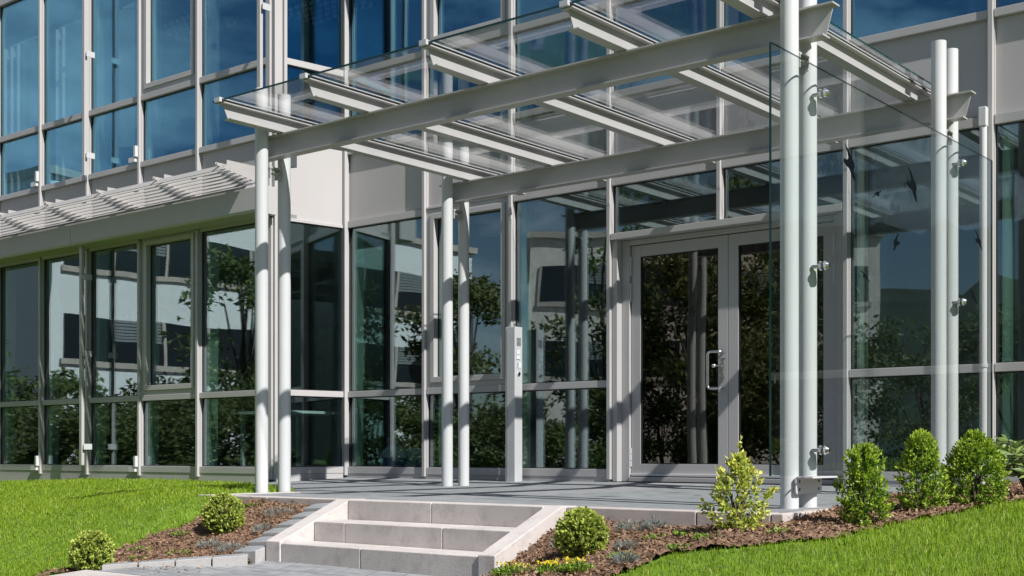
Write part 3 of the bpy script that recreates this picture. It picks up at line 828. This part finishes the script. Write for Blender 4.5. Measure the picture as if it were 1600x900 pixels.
# ------------------------------------------------------------------ glass side screen clamped to the right columns
gs = empty('glass_screen', (3.91, -3.2, .165), 'clear glass side screen with dark bird stickers clamped to the right columns', 'glass screen')
m = MB().box(3.899, 3.911, -4.72, -1.70, .166, 2.145); m.mi = [1, 1, 1, 0, 1, 0]
m.build('screen_pane', [M['screen_glass'], M['glass_edge']], gs)
for yc in (-4.16, -2.24):
    for z in (2.035, 1.19, .285):
        m = MB().tube([(3.845, yc, z), (3.897, yc, z)], .010, 12).tube([(3.886, yc, z), (3.898, yc, z)], .024, 20)
        m.tube([(3.912, yc, z), (3.922, yc, z)], .024, 20).tube([(3.922, yc, z), (3.934, yc, z)], [.020, .012], 16)
        m.build('screen_clamp', M['steel'], gs)
for yc in (YF, YB):
    m = MB()
    poly = []
    for (cy_, cz_, a0) in ((yc + .125, .145, 0), (yc - .125, .145, 90), (yc - .125, .085, 180), (yc + .125, .085, 270)):
        for k in range(5):
            a = R_(a0 + 90 * k / 4); poly.append((cy_ + .015 * math.cos(a), cz_ + .012 * math.sin(a)))
    m.prism(poly, lambda p_, t: (t, p_[0], p_[1]), 3.853, 3.861)
    m.box(3.862, 3.945, yc - .14, yc + .14, .150, .158)
    for dy in (-.105, .105):
        for z in (.095, .133): m.tube([(3.861, yc + dy, z), (3.8625, yc + dy, z)], .007, 10, 1)
    m.build('support_bracket', [M['column'], M['dark_seal']], gs)
# bird of prey stickers on the pane
BIRDS = [(-3.88, 1.745, .088, 0), (-3.53, 1.64, .034, 2.2), (-3.05, 1.77, .092, 0), (-3.27, 1.42, .055, 0, -1), (-1.97, 1.60, .062, .15), (-3.69, 1.19, .034, .5), (-2.06, 1.24, .05, .3)]
SWIFT = [(-22, 80), (-5, 60), (10, 25), (20, 10), (24, -8), (20, -30), (25, -60), (23, -80), (10, -55), (0, -28), (-12, -22), (-25, -8), (-24, 10), (-10, 8), (-4, 20), (-8, 45)]
def bird(y, z, size, rot, flip=1):
    """swift-like silhouette with crescent wings; size is half the wingspan in metres"""
    ca, sa = math.cos(rot), math.sin(rot); k = size / 80
    P2 = [(y + 2.5 * k * (flip * a * ca - b_ * sa), z + k * (flip * a * sa + b_ * ca)) for a, b_ in SWIFT]
    if flip < 0: P2 = P2[::-1]
    m = MB(); n = len(P2)
    m.add([(3.9112, a, b_) for a, b_ in P2] + [(3.9122, a, b_) for a, b_ in P2], [tuple(range(n)), tuple(range(2 * n - 1, n - 1, -1))] + [(i, (i + 1) % n, n + (i + 1) % n, n + i) for i in range(n)])
    m.build('bird_sticker', M['decal'], gs)
for b_ in BIRDS: bird(*b_)

FRAME = UNSCALED
# ------------------------------------------------------------------ door station post
ip = empty('intercom_post', (-1.275, -.16, -.005), 'slim grey metal door station post with speaker, buttons and key switch', 'intercom')
x0, x1, y0, y1 = -1.335, -1.215, -.22, -.10
MB().box(x0, x1, y0, y1, -.06, 1.52).build('post', M['alu'], ip, bevel=.004)
MB().box(x0 + .02, x0 + .026, y0 - .002, y0 - .0005, .005, 1.49).build('joint_strip', M['panelgrey'], ip)
m = MB()
for k in range(7): m.box(x1 + .0005, x1 + .005, y0 + .03, y1 - .025, 1.335 + .012 * k, 1.341 + .012 * k)
m.build('speaker_grille', M['panelgrey'], ip)
for (za, zb) in ((1.245, 1.288), (1.198, 1.240)):
    MB().box(x1 + .0005, x1 + .006, y0 + .025, y1 - .04, za, zb).build('call_button', M['whiteplastic'], ip, bevel=.002)
m = MB().box(x1 + .0005, x1 + .005, y0 + .03, y1 - .025, 1.115, 1.168)
for k in range(4): m.box(x1 + .0052, x1 + .0065, y0 + .036, y0 + .052, 1.122 + .011 * k, 1.128 + .011 * k, 1)
m.build('name_plate', [M['whiteplastic'], M['ink']], ip)
m = MB().tube([(x1 + .0005, -.16, 1.055), (x1 + .01, -.16, 1.055)], .020, 16).tube([(x1 + .01, -.16, 1.055), (x1 + .0115, -.16, 1.055)], .008, 10, 1)
m.build('key_switch', [M['steel'], M['ink']], ip)
MB().tube([(x1 - .02, y0 + .02, 1.52), (x1 - .02, y0 + .02, 1.555)], .006, 8).build('pin', M['steel'], ip)

FRAME = CAM_SCALED
# ------------------------------------------------------------------ plants of the beds
def sprigs(base, dirs, nleaf, slen, llen, lwid):
    """leaf whorls along short shoots"""
    n = len(base); dirs = unit(dirs)
    t = np.repeat(np.linspace(.15, 1, nleaf)[None], n, 0)
    c = base[:, None] + dirs[:, None] * (t[..., None] * slen)
    out = unit(rng.normal(size=(n, nleaf, 3)))
    ax = dirs[:, None] * rng.uniform(.3, 1.0, (n, nleaf, 1)) + out * .8
    ax[:, -1] = dirs + .3 * out[:, -1]
    tt = np.clip(t * .75 + rng.normal(0, .16, t.shape), 0, 1)
    L = llen * rng.uniform(.7, 1.2, (n * nleaf, 1))
    v, f = leaves(c.reshape(-1, 3), ax.reshape(-1, 3), L, L * lwid / llen)
    return v, f, np.repeat(tt.reshape(-1), 4)

def shrub(name, label, base, h, w, prof, mat, nspr=900, nleaf=7, slen=.028, llen=.016, lwid=.011, updir=.5, group=None, lump=.08, tips=None, cat='shrub'):
    e = empty(name, base, label, cat, group)
    base = np.array(base)
    # bare stems
    m = MB()
    for k in range(5):
        a = 2 * PI * k / 5 + random.random()
        p1 = base + np.array([math.cos(a) * w * .22, math.sin(a) * w * .22, h * .55])
        m.tube([base + np.array([0, 0, -.02]), (base + p1) / 2 + np.array([0, 0, h * .1]), p1], [.008, .006, .003], 6)
    m.build('stem', M['bark'], e)
    u = rng.random(nspr)
    a = rng.uniform(0, 2 * PI, nspr)
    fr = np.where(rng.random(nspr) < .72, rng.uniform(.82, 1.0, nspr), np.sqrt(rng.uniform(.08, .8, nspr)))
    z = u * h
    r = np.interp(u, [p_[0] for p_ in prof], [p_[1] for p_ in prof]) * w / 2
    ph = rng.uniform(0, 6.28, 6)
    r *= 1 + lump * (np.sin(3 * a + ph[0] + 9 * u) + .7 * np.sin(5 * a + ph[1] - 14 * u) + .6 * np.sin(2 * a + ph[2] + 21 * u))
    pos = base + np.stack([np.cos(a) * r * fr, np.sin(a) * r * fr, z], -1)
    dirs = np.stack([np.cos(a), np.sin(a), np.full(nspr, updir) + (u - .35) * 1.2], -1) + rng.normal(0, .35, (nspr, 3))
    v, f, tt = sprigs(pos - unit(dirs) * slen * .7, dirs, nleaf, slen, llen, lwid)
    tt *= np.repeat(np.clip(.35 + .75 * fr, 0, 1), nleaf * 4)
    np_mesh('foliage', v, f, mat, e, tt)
    if tips:
        for (dx, dy, dz, ln) in tips:
            b0 = base + np.array([dx, dy, dz]); k = 9
            c = np.repeat(b0[None], k, 0) + np.linspace(0, ln, k)[:, None] * np.array([[.05, 0, 1]])
            ax = rng.normal(size=(k, 3)); ax[:, 2] = abs(ax[:, 2]) * .6 + .3
            v, f = leaves(c, ax, llen * 1.25, lwid * 1.25)
            np_mesh('shoot', v, f, mat, e, np.full(len(v), .85))
    return e
BALL = [(0, .35), (.1, .66), (.25, .92), (.45, 1.0), (.62, .97), (.8, .78), (.92, .5), (1, .15)]
EGG = [(0, .5), (.12, .85), (.3, 1.0), (.5, .95), (.7, .75), (.85, .5), (1, .1)]
def gz(x, y, d=.012):
    p_ = cam_scaled_xy([(x, y)])[0]
    return (float(terr(*p_)) - CAM_SCALED[1][2]) / CAM_SCALED[0] + d
shrub('box_ball', 'clipped round box ball at the lower left corner beside the lawn', (.60, -6.09, gz(.6, -6.09) - .01), .205, .215, BALL, M['box_leaf'], 760, 7, .030, .0175, .0125, .4, 'clipped box balls', .025)
shrub('box_ball', 'clipped round box ball in the left bed above the edging stones', (.72, -5.31, gz(.72, -5.31) - .01), .215, .232, BALL, M['box_leaf'], 760, 7, .030, .0175, .0125, .4, 'clipped box balls', .03)
shrub('box_ball', 'clipped round box ball right of the steps in the bark mulch', (3.38, -5.46, gz(3.38, -5.46) - .01), .205, .215, BALL, M['box_leaf'], 860, 7, .030, .0175, .0125, .4, 'clipped box balls', .03)
shrub('variegated_shrub', 'loose pale yellow variegated shrub in front of the terrace kerb corner', (3.97, -5.14, gz(3.97, -5.14)), .315, .245,
      [(0, .4), (.12, .85), (.3, 1.0), (.5, .92), (.7, .66), (.85, .4), (1, .1)], M['varieg'], 270, 6, .044, .024, .015, .7, None, .26, tips=[(.01, .0, .30, .085), (-.075, 0, .10, .06), (.09, .01, .2, .05)])
shrub('upright_box', 'upright waisted box shrub, leftmost of three beside the terrace', (4.40, -4.83, gz(4.40, -4.83)), .33, .205,
      [(0, .55), (.12, .9), (.3, 1.0), (.46, .92), (.58, .78), (.64, .52), (.70, .62), (.80, .72), (.92, .58), (1, .12)], M['cone_leaf'], 520, 8, .048, .018, .0105, .85, 'upright box shrubs by the terrace', .15)
shrub('upright_box', 'tall pointed box shrub, middle of three beside the terrace', (4.47, -4.37, gz(4.47, -4.37)), .345, .215,
      [(0, .6), (.12, .92), (.3, 1.0), (.48, .92), (.62, .7), (.8, .55), (.93, .38), (1, .1)], M['cone_leaf'], 540, 8, .048, .018, .0105, .85, 'upright box shrubs by the terrace', .14)
shrub('upright_box', 'broad egg shaped box shrub, rightmost of three beside the terrace', (4.62, -4.10, gz(4.62, -4.10)), .325, .275, EGG, M['cone_leaf'], 820, 8, .042, .0175, .0105, .65, 'upright box shrubs by the terrace', .08)

def big_leaf_shrub(base, label):
    e = empty('rhododendron', base, label, 'shrub')
    b = np.array(base); m = MB(); V = []; F = []; T = []; nb = 0
    for k in range(46):
        a = random.uniform(0, 2 * PI); hh = random.uniform(.10, .36); rr = random.uniform(.05, .20) * (1.1 - hh * .9)
        tip = b + np.array([math.cos(a) * rr, math.sin(a) * rr, hh])
        if k < 16: m.tube([b, (b + tip) / 2 + np.array([0, 0, .03]), tip], [.008, .006, .004], 6)
        n = 8
        an = np.linspace(0, 2 * PI, n, endpoint=False) + random.random()
        ax = np.stack([np.cos(an), np.sin(an), rng.uniform(-.35, .35, n)], -1) + np.array([math.cos(a), math.sin(a), .1]) * .4
        L = rng.uniform(.07, .11, n)
        v, f = leaves(np.repeat(tip[None], n, 0), ax, L, L * .28, .12)
        V.append(v); F.append(f + nb); nb += len(v); T.append(np.repeat(rng.random(n), 4))
    m.build('stem', M['bark'], e)
    np_mesh('foliage', np.concatenate(V), np.concatenate(F), M['rhodo'], e, np.concatenate(T))
big_leaf_shrub((4.66, -3.42, gz(4.66, -3.42)), 'long leaved rhododendron shrub cut off by the right picture edge')

def tuft(name, label, x, y, r, h, mat, n=130, wid=.004, ln=.035, spread=.9, group=None, flower=None):
    z = gz(x, y)
    a = rng.uniform(0, 2 * PI, n); rr = np.sqrt(rng.random(n)) * r
    c = np.stack([x + np.cos(a) * rr, y + np.sin(a) * rr, z + rng.uniform(0, h, n) * (1 - .6 * rr / r)], -1)
    ax = np.stack([np.cos(a) * spread, np.sin(a) * spread, np.ones(n) * .9], -1) + rng.normal(0, .4, (n, 3))
    L = ln * rng.uniform(.6, 1.3, n)
    v, f = leaves(c, ax, L, np.full(n, wid) * rng.uniform(.7, 1.3, n))
    tt = np.repeat(rng.random(n), 4)
    if not flower:
        o = np_mesh(name, v, f, mat, None, tt); recenter(o, (x, y, z))
        return tag(o, label, 'plant', group)
    e = empty(name, (x, y, z), label, 'plant', group)
    np_mesh('foliage', v, f, mat, e, tt)
    k = 34
    a = rng.uniform(0, 2 * PI, k); rr = np.sqrt(rng.random(k)) * r * .9
    c = np.stack([x + np.cos(a) * rr, y + np.sin(a) * rr, z + h * rng.uniform(.75, 1.15, k)], -1)
    v, f = leaves(c, rng.normal(size=(k, 3)) + np.array([0, 0, .5]), .014, .012)
    np_mesh('blossom', v, f, M['yellow'], e, np.repeat(rng.random(k), 4))
    return e
lg = 'grey lavender tufts in the mulch'
for (x, y, r, h, lab) in ((.92, -5.06, .085, .06, 'grey lavender tuft under the kerb left of the steps'), (.99, -5.22, .065, .045, 'small grey lavender tuft beside the sloping paving stones'),
                          (1.00, -5.47, .075, .055, 'grey lavender tuft behind the edging stones'), (.84, -5.50, .055, .04, 'thin grey lavender tuft under the left bed box ball'),
                          (3.36, -5.04, .07, .055, 'bluish lavender tuft against the kerb right of the steps'), (3.47, -5.00, .05, .06, 'thin bluish lavender tuft against the kerb nearer the variegated shrub'),
                          (3.16, -5.28, .06, .07, 'dry grey lavender tuft pressed behind the box ball right of the steps'), (3.62, -5.46, .05, .04, 'flat grey lavender tuft in mulch right of the box ball'),
                          (3.78, -5.72, .045, .05, 'pale bluish lavender tuft by the edge of the right lawn')):
    tuft('lavender', lab, x, y, r, h, M['lav'], 230, .0035, .034, .8, lg)
for (x, y, r, lab) in ((3.22, -5.72, .10, 'yellow tipped stonecrop clump beside the right cheek wall'), (3.60, -5.80, .06, 'small yellow flowered stonecrop below the right box ball'), (3.46, -5.80, .05, 'green stonecrop with few yellow flowers at the lower picture edge')):
    tuft('stonecrop', lab, x, y, r, .05, M['weed'], 420, .010, .018, .8, 'yellow stonecrop clumps', True)
for (x, y, r, lab) in ((3.78, -5.22, .07, 'green weed in the mulch before the kerb joint'), (3.93, -5.33, .05, 'small weed in the shade of the variegated shrub'), (.50, -5.72, .06, 'green weed at the mulch edge left of the edging stones'),
                       (.66, -5.85, .04, 'tiny weed behind the lower left box ball'), (.62, -5.0, .05, 'weed growing under the terrace kerb at the lawn edge'), (3.90, -5.50, .04, 'small yellowish weed near the right lawn edge'), (3.62, -5.22, .05, 'low green weed in the mulch midway between box ball and variegated shrub'), (4.20, -5.20, .05, 'low weed in the mulch before the leftmost upright box shrub'), (.78, -5.66, .05, 'low weed in the left bed above the edging stones'), (.52, -5.45, .05, 'grassy weed at the lawn edge left of the left bed box ball'), (3.70, -5.60, .05, 'green weed where the right lawn meets the mulch')):
    tuft('weed', lab, x, y, r, .02, M['weed'], 60, .011, .026, 1.3, 'weeds in the mulch')

FRAME = UNSCALED
# mulch chips (uncountable)
def scatter(poly, n):
    p = np.array(poly); lo, hi = p.min(0), p.max(0)
    out = np.empty((0, 2))
    while len(out) < n:
        q = lo + rng.random((n, 2)) * (hi - lo)
        out = np.concatenate([out, q[inpoly(q[:, 0], q[:, 1], poly)]])
    return out[:n]
pts = np.concatenate([scatter(LBED, 9000), scatter(RBED, 26000)])
stray = np.concatenate([np.array(cam_scaled_xy([(1.0, -5.75)])[0]) + rng.normal(0, .16, (70, 2)) + np.array((.0, -.12)), np.array(cam_scaled_xy([(3.0, -5.9)])[0]) + rng.normal(0, .12, (40, 2))])
stray = stray[inpoly(stray[:, 0], stray[:, 1], PATH)]
pts = np.concatenate([pts, stray])
n = len(pts)
c = np.stack([pts[:, 0], pts[:, 1], terr(pts[:, 0], pts[:, 1]) + .019 + nbump(pts[:, 0], pts[:, 1]) * (inpoly(pts[:, 0], pts[:, 1], LBED) | inpoly(pts[:, 0], pts[:, 1], RBED)) + rng.uniform(0, .016, n)], -1)
ax = np.stack([rng.normal(size=n), rng.normal(size=n), rng.normal(0, .35, n)], -1)
L = rng.uniform(.009, .030, n)
v, f = leaves(c, ax, L, L * rng.uniform(.25, .7, n), .1)
tt = rng.beta(2, 2.6, n); 
o = np_mesh('wood_chips', v, f, M['chip'], None, np.repeat(tt, 4)); tag(o, 'brown bark chips covering the planting beds', 'mulch', kind='stuff')

# grass blades (uncountable)
CAM = np.array((6.62, -9.95, .27)); yaw = math.atan2(1600, 1978)
Fw = np.array((-math.sin(yaw), math.cos(yaw))); Rt = np.array((math.cos(yaw), math.sin(yaw)))
def grass(n):
    d = 4.0 * (18 / 4.0) ** rng.random(n) ; d = np.where(rng.random(n) < .5, d, rng.uniform(4.0, 18, n))
    u = rng.uniform(-.62, .62, n)
    x = CAM[0] + d * (Fw[0] + u * Rt[0]); y = CAM[1] + d * (Fw[1] + u * Rt[1])
    ok = (y < -.03) & ~inpoly(x, y, DECK) & ~inpoly(x, y, PATH) & ~((x < -3.9) & (y > -.95))
    wob = .03 * np.sin(x * 11 + 2 * np.sin(y * 7)) + .02 * np.sin(x * 31 + y * 23) + rng.normal(0, .015, len(x))
    ok &= ~inpoly(x, y, [(-4.4, -.6), (-4.3, -1.0), (-1.70, -2.86), (-1.30, -3.0), (-1.0, -2.9), (3.0, -.6)])
    ok &= ~inpoly(x + wob, y + wob, LBED) & ~inpoly(x + wob, y + wob, RBED)
    ok &= ~((x > -1.28) & (x < 3.62) & (y > -4.03) & (y < -2.95)) & ~((x > .1) & (x < 2.26) & (y > -4.75) & (y < -3.0)) & ~((x > -.6) & (x < 3.7) & (y > -3.5))
    return x[ok], y[ok], d[ok]
x, y, d = grass(560000)
n = len(x)
z = terr(x, y) - .004
patch = .5 + .5 * np.sin(x * 2.3 + 1.7 * np.sin(y * 1.9)) * np.sin(y * 2.9 + 1.3 * np.sin(x * 1.7))
hgt = rng.uniform(.022, .045, n) * (.85 + .3 * patch); 
wd = .0022 * np.maximum(d / 4.5, 1.) * rng.uniform(.8, 1.4, n)
az = rng.uniform(0, 2 * PI, n); lean = np.abs(rng.normal(.35, .3, n))
la = rng.uniform(0, 2 * PI, n)
sx, sy = np.cos(az) * wd / 2, np.sin(az) * wd / 2
lx, ly = np.cos(la) * lean * hgt, np.sin(la) * lean * hgt
V = np.empty((n, 5, 3))
V[:, 0] = np.stack([x - sx, y - sy, z], -1); V[:, 1] = np.stack([x + sx, y + sy, z], -1)
V[:, 2] = np.stack([x + sx * .8 + lx * .35, y + sy * .8 + ly * .35, z + hgt * .6], -1); V[:, 3] = np.stack([x - sx * .8 + lx * .35, y - sy * .8 + ly * .35, z + hgt * .6], -1)
V[:, 4] = np.stack([x + lx, y + ly, z + hgt * (1 - .25 * lean)], -1)
b = np.arange(n)[:, None] * 5
f = np.concatenate([b + np.array([[0, 1, 2]]), b + np.array([[0, 2, 3]]), b + np.array([[3, 2, 4]])])
tn = np.clip(rng.normal(.38, .2, n) + .18 * (patch - .5), 0, 1); tn[rng.random(n) < .03] = 1.
T = np.repeat(tn[:, None], 5, 1); T[:, 4] = np.clip(T[:, 4] + .15, 0, 1)
o = np_mesh('grass', V.reshape(-1, 3), f, M['grass'], None, T.reshape(-1)); tag(o, 'bright mown grass of the lawns beside the steps', 'grass', kind='stuff')

# ------------------------------------------------------------------ what the panes mirror: buildings, trees, hedge and hill opposite
def block(name, label, x0, x1, y0, y1, ztop, wallmat, faces, group=None):
    e = empty(name, ((x0 + x1) / 2, (y0 + y1) / 2, -1), label, 'building', group)
    MB().box(x0, x1, y0, y1, -1.2, ztop).build('wall', wallmat, e)
    MB().box(x0 - .15, x1 + .15, y0 - .15, y1 + .15, ztop + .002, ztop + .22).build('roof', M['greywall'], e)
    for (side, a, b) in faces:
        for (z0, z1) in ((5.5, 6.75), (2.9, 4.15)):
            fr = MB(); gl = MB(); bl = MB()
            k = int((b - a) / 1.6)
            for i in range(k):
                p0 = a + (b - a) * i / k; p1 = a + (b - a) * (i + 1) / k
                def bb(m, u0, u1, zz0, zz1, o0, o1):
                    if side == '+x': m.box(x1 + o0, x1 + o1, u0, u1, zz0, zz1)
                    else: m.box(u0, u1, y1 + o0, y1 + o1, zz0, zz1)
                bb(gl, p0 + .05, p1 - .05, z0, z1, .003, .02)
                bb(fr, p0 - .05, p0 + .05, z0, z1, .003, .05)
                if (i * 7 + int(z0)) % 3 == 0:
                    hgt_ = (.9, .55)[i % 2] * (z1 - z0)
                    for q in range(int(hgt_ / .09)):
                        bb(bl, p0 + .07, p1 - .07, z1 - .09 * q - .07, z1 - .09 * q, .022, .035)
            bb(fr, a - .05, b + .05, z0 - .16, z0 - .001, .003, .09)
            w = fr.build('window_band', M['greywall'], e)
            gl.build('pane', M['darkwin'], w)
            if bl.v: bl.build('blind', M['farblind'], w)
    return e
block('panel_building', 'white office building with dark ribbon windows mirrored in the wing panes', -37, -25, -26.5, -10.8, 7.9, M['whitewall'], [('+x', -26.0, -11.2)])
bb_ = block('concrete_building', 'grey concrete building with ribbon windows mirrored in the main front panes', -25.2, -13.0, -38, -27, 7.7, M['warmwall'], [('+y', -24.8, -13.4)])
bb_.rotation_euler.z = R_(-38)
block('concrete_building', 'grey concrete wing mirrored in the leftmost wing pane', -56, -37.1, -20, -10.9, 7.9, M['greywall'], [('+y', -55, -37.5)])

def tree(name, label, x, y, z0, z1, rad, mat, nleaf=4200, lsize=.15, trunk=.10, squash=1., cat='tree', group=None, crown0=.25, nclump=34):
    zg = float(terr(x, y))
    e = empty(name, (x, y, zg), label, cat, group)
    m = MB(); H = z1 - zg
    pts = [(x, y, zg - .1), (x + .05 * rad, y, zg + H * .3), (x - .06 * rad, y + .05 * rad, zg + H * .6), (x, y, zg + H * .9)]
    m.tube(pts, [trunk, trunk * .8, trunk * .5, trunk * .15], 8)
    cl = []
    for k in range(nclump):
        zz = zg + H * random.uniform(crown0, 1.0)
        t = (zz - zg) / H; env = max(.15, math.sin(PI * min(1, max(0, (t - crown0 * .6) / (1.08 - crown0 * .6)))) ** .6)
        a = random.uniform(0, 2 * PI); rr = rad * env * math.sqrt(random.uniform(.15, 1))
        c = np.array((x + rr * math.cos(a), y + rr * math.sin(a), zz))
        cl.append((c, rad * random.uniform(.22, .4)))
        if k % 2 == 0:
            m.tube([(x, y, zg + (zz - zg) * .55), tuple((c + np.array((x, y, zz - .1))) / 2), tuple(c)], [trunk * .3, trunk * .2, trunk * .06], 5)
    m.build('trunk', M['bark'], e)
    ci = rng.integers(0, len(cl), nleaf)
    C_ = np.array([q[0] for q in cl])[ci]; R2 = np.array([q[1] for q in cl])[ci]
    dv_ = unit(rng.normal(size=(nleaf, 3))) * (rng.random(nleaf)[:, None] ** .45) * R2[:, None] * np.array([1.2, 1.2, .75])
    c = C_ + dv_
    c[:, 2] = np.maximum(c[:, 2], zg + .05)
    ax = rng.normal(size=(nleaf, 3)); ax[:, 2] -= .35
    L = lsize * rng.uniform(.6, 1.25, nleaf)
    v, f = leaves(c, ax, L, L * .45)
    tt = np.clip(rng.beta(1.6, 2.4, nleaf) * .75 + np.array([random.random() * .35 for _ in cl])[ci], 0, 1)
    np_mesh('crown', v, f, mat, e, np.repeat(tt, 4))
    return e
tg = 'trees opposite, seen as reflections'
tree('leafy_tree', 'leafy tree mirrored in the left door leaf', -4.9, -9.6, 0, 5.0, 1.55, M['brownleaf'], 9000, .15, .11, group=tg)
tree('leafy_tree', 'dense tree mirrored in the right door leaf', -4.3, -11.4, 0, 4.4, 1.45, M['treeleaf'], 9000, .14, .11, group=tg)
tree('leafy_tree', 'slender branchy tree mirrored left of the door jamb', -7.7, -10.7, 0, 5.6, 1.15, M['treeleaf'], 3000, .16, .09, group=tg, crown0=.35)
tree('leafy_tree', 'round green tree mirrored behind the inner columns', -9.4, -8.3, 0, 3.5, 1.25, M['brownleaf'], 6000, .14, .09, group=tg)
tree('leafy_tree', 'loose tree mirrored in the pane beside the wing corner', -13.9, -8.6, 0, 4.3, 1.5, M['treeleaf'], 4200, .17, .10, group=tg, crown0=.3)
tree('leafy_tree', 'low tree mirrored in the opening window of the wing', -15.8, -8.2, 0, 1.7, 1.5, M['treeleaf'], 5000, .16, .08, group=tg)
tree('leafy_tree', 'tree mirrored right of the guide rail on the wing', -16.9, -6.0, 0, 1.9, 1.2, M['treeleaf'], 3500, .16, .08, group=tg)
tree('leafy_tree', 'sparse feathery tree mirrored left of the guide rail', -18.2, -4.6, 0, 2.9, 1.2, M['brownleaf'], 1100, .15, .06, group=tg)
tree('leafy_tree', 'dark tree mirrored in the leftmost wing pane', -19.0, -3.0, 0, 1.6, 1.2, M['treeleaf'], 3600, .16, .08, group=tg)
hb = 'hedge shrubs opposite, seen as reflections'
hx0 = [(-6.3, -8.6), (-5.6, -9.3), (-4.8, -9.9)]
for i, (x, y) in enumerate(hx0): tree('hedge_shrub', 'dark low shrub mirrored at the foot of the left door leaf, ' + ('left one', 'middle one', 'right one')[i], x, y, 0, 1.5 + .25 * i, .95, M['bushleaf'], 6500, .09, .05, cat='shrub', group=hb, crown0=.08, nclump=22)
hx = [(-12.9, -2.9), (-11.9, -3.5), (-11.0, -4.2), (-10.0, -4.9), (-9.0, -5.6), (-8.0, -6.2), (-7.1, -7.0), (-6.2, -7.7), (-2.3, -9.4), (-1.1, -10.3), (.1, -11.2), (1.3, -12.0)]
hl = ['first', 'second', 'third', 'fourth', 'fifth', 'sixth', 'seventh', 'eighth']
for i, (x, y) in enumerate(hx):
    if i < 8: tree('hedge_shrub', f'low dark hedge shrub mirrored along the foot of the panes, {hl[i]} from the left', x, y, 0, random.uniform(.85, 1.15), 1.0, M['bushleaf'], 6500, .10, .05, cat='shrub', group=hb, crown0=.08, nclump=22)
    else: tree('tall_shrub', f'tall shrub mirrored right of the entrance, {hl[i - 8]} of four', x, y, 0, random.uniform(2.1, 2.7), 1.15, M['bushleaf'], 5200, .12, .06, cat='shrub', group='tall shrubs opposite', crown0=.08, nclump=30)

# wooded ridge far away
ths = np.linspace(R_(243), R_(345), 110); vs = []
for j, (rr, ff) in enumerate(((170, 0), (230, .55), (290, 1.0), (380, .9), (520, 0))):
    for t in ths:
        hgt_ = 58 * ff * (.82 + .12 * math.sin(t * 5 + 1) + .06 * math.sin(t * 17)) + (1.2 * math.sin(t * 160) + 1.0 * math.sin(t * 271 + 2) if ff else 0)
        vs.append((rr * math.cos(t), rr * math.sin(t), -1.6 + hgt_))
nn = len(ths)
fs = [(j * nn + i, (j + 1) * nn + i, (j + 1) * nn + i + 1, j * nn + i + 1) for j in range(4) for i in range(nn - 1)]
mb = MB(); mb.add(vs, fs, 0, True); mb.build('hills', M['hill'], kind='structure')

# ------------------------------------------------------------------ sky, sun, camera
SUN = Vector((1.0, -.20, 1.0)).normalized()
el = math.asin(SUN.z); az = math.atan2(SUN.x, SUN.y)
w = bpy.data.worlds.new('World'); S.world = w; w.use_nodes = True
n = w.node_tree.nodes; l = w.node_tree.links; n.clear()
out = n.new('ShaderNodeOutputWorld'); bg = n.new('ShaderNodeBackground'); bg.inputs['Strength'].default_value = .05
sky = n.new('ShaderNodeTexSky'); sky.sky_type = 'NISHITA'; sky.sun_disc = False
sky.sun_elevation = el; sky.sun_rotation = az; sky.air_density = 1.0; sky.dust_density = .1; sky.ozone_density = 3.0
tc = n.new('ShaderNodeTexCoord'); mp = n.new('ShaderNodeMapping'); mp.inputs['Scale'].default_value = (1, 1, 2.6); mp.inputs['Location'].default_value = (7.3, 2.2, 2.1)
l.new(tc.outputs['Generated'], mp.inputs['Vector'])
nz = n.new('ShaderNodeTexNoise'); nz.inputs['Scale'].default_value = 3.2; nz.inputs['Detail'].default_value = 9; nz.inputs['Roughness'].default_value = .58
l.new(mp.outputs[0], nz.inputs['Vector'])
mr = n.new('ShaderNodeMapRange'); mr.inputs['From Min'].default_value = .50; mr.inputs['From Max'].default_value = .70; mr.inputs['To Max'].default_value = .5
l.new(nz.outputs['Fac'], mr.inputs['Value'])
mx_ = n.new('ShaderNodeMix'); mx_.data_type = 'RGBA'; mx_.inputs['B'].default_value = (19.0, 19.2, 19.6, 1)
l.new(mr.outputs[0], mx_.inputs['Factor']); l.new(sky.outputs[0], mx_.inputs['A'])
l.new(mx_.outputs['Result'], bg.inputs['Color']); l.new(bg.outputs[0], out.inputs['Surface'])

sd = bpy.data.lights.new('sun', 'SUN'); sd.energy = 5.0; sd.angle = R_(.53); sd.color = (1, .965, .925)
so = bpy.data.objects.new('sun', sd); COL.objects.link(so); so.rotation_euler = SUN.to_track_quat('Z', 'Y').to_euler(); so.location = (20, -8, 20)

cd = bpy.data.cameras.new('camera'); cd.sensor_width = 36; cd.lens = 1978 / 1600 * 36; cd.shift_y = (708 - 450) / 1600
cd.clip_start = .05; cd.clip_end = 2000
co = bpy.data.objects.new('camera', cd); COL.objects.link(co); co.location = (6.62, -9.95, .27); co.rotation_euler = (PI / 2, 0, yaw)
S.camera = co
S.view_settings.view_transform = 'Standard'; S.view_settings.look = 'None'; S.view_settings.gamma = 1; S.view_settings.use_curve_mapping = False
S.view_settings.exposure = .42
S.cycles.max_bounces = 10; S.cycles.transparent_max_bounces = 32; S.cycles.glossy_bounces = 6; S.cycles.diffuse_bounces = 2
S.cycles.caustics_reflective = False; S.cycles.caustics_refractive = False
S.cycles.sample_clamp_indirect = 6
try:
    S.cycles.use_denoising = True; S.cycles.denoiser = 'OPENIMAGEDENOISE'
except Exception: pass
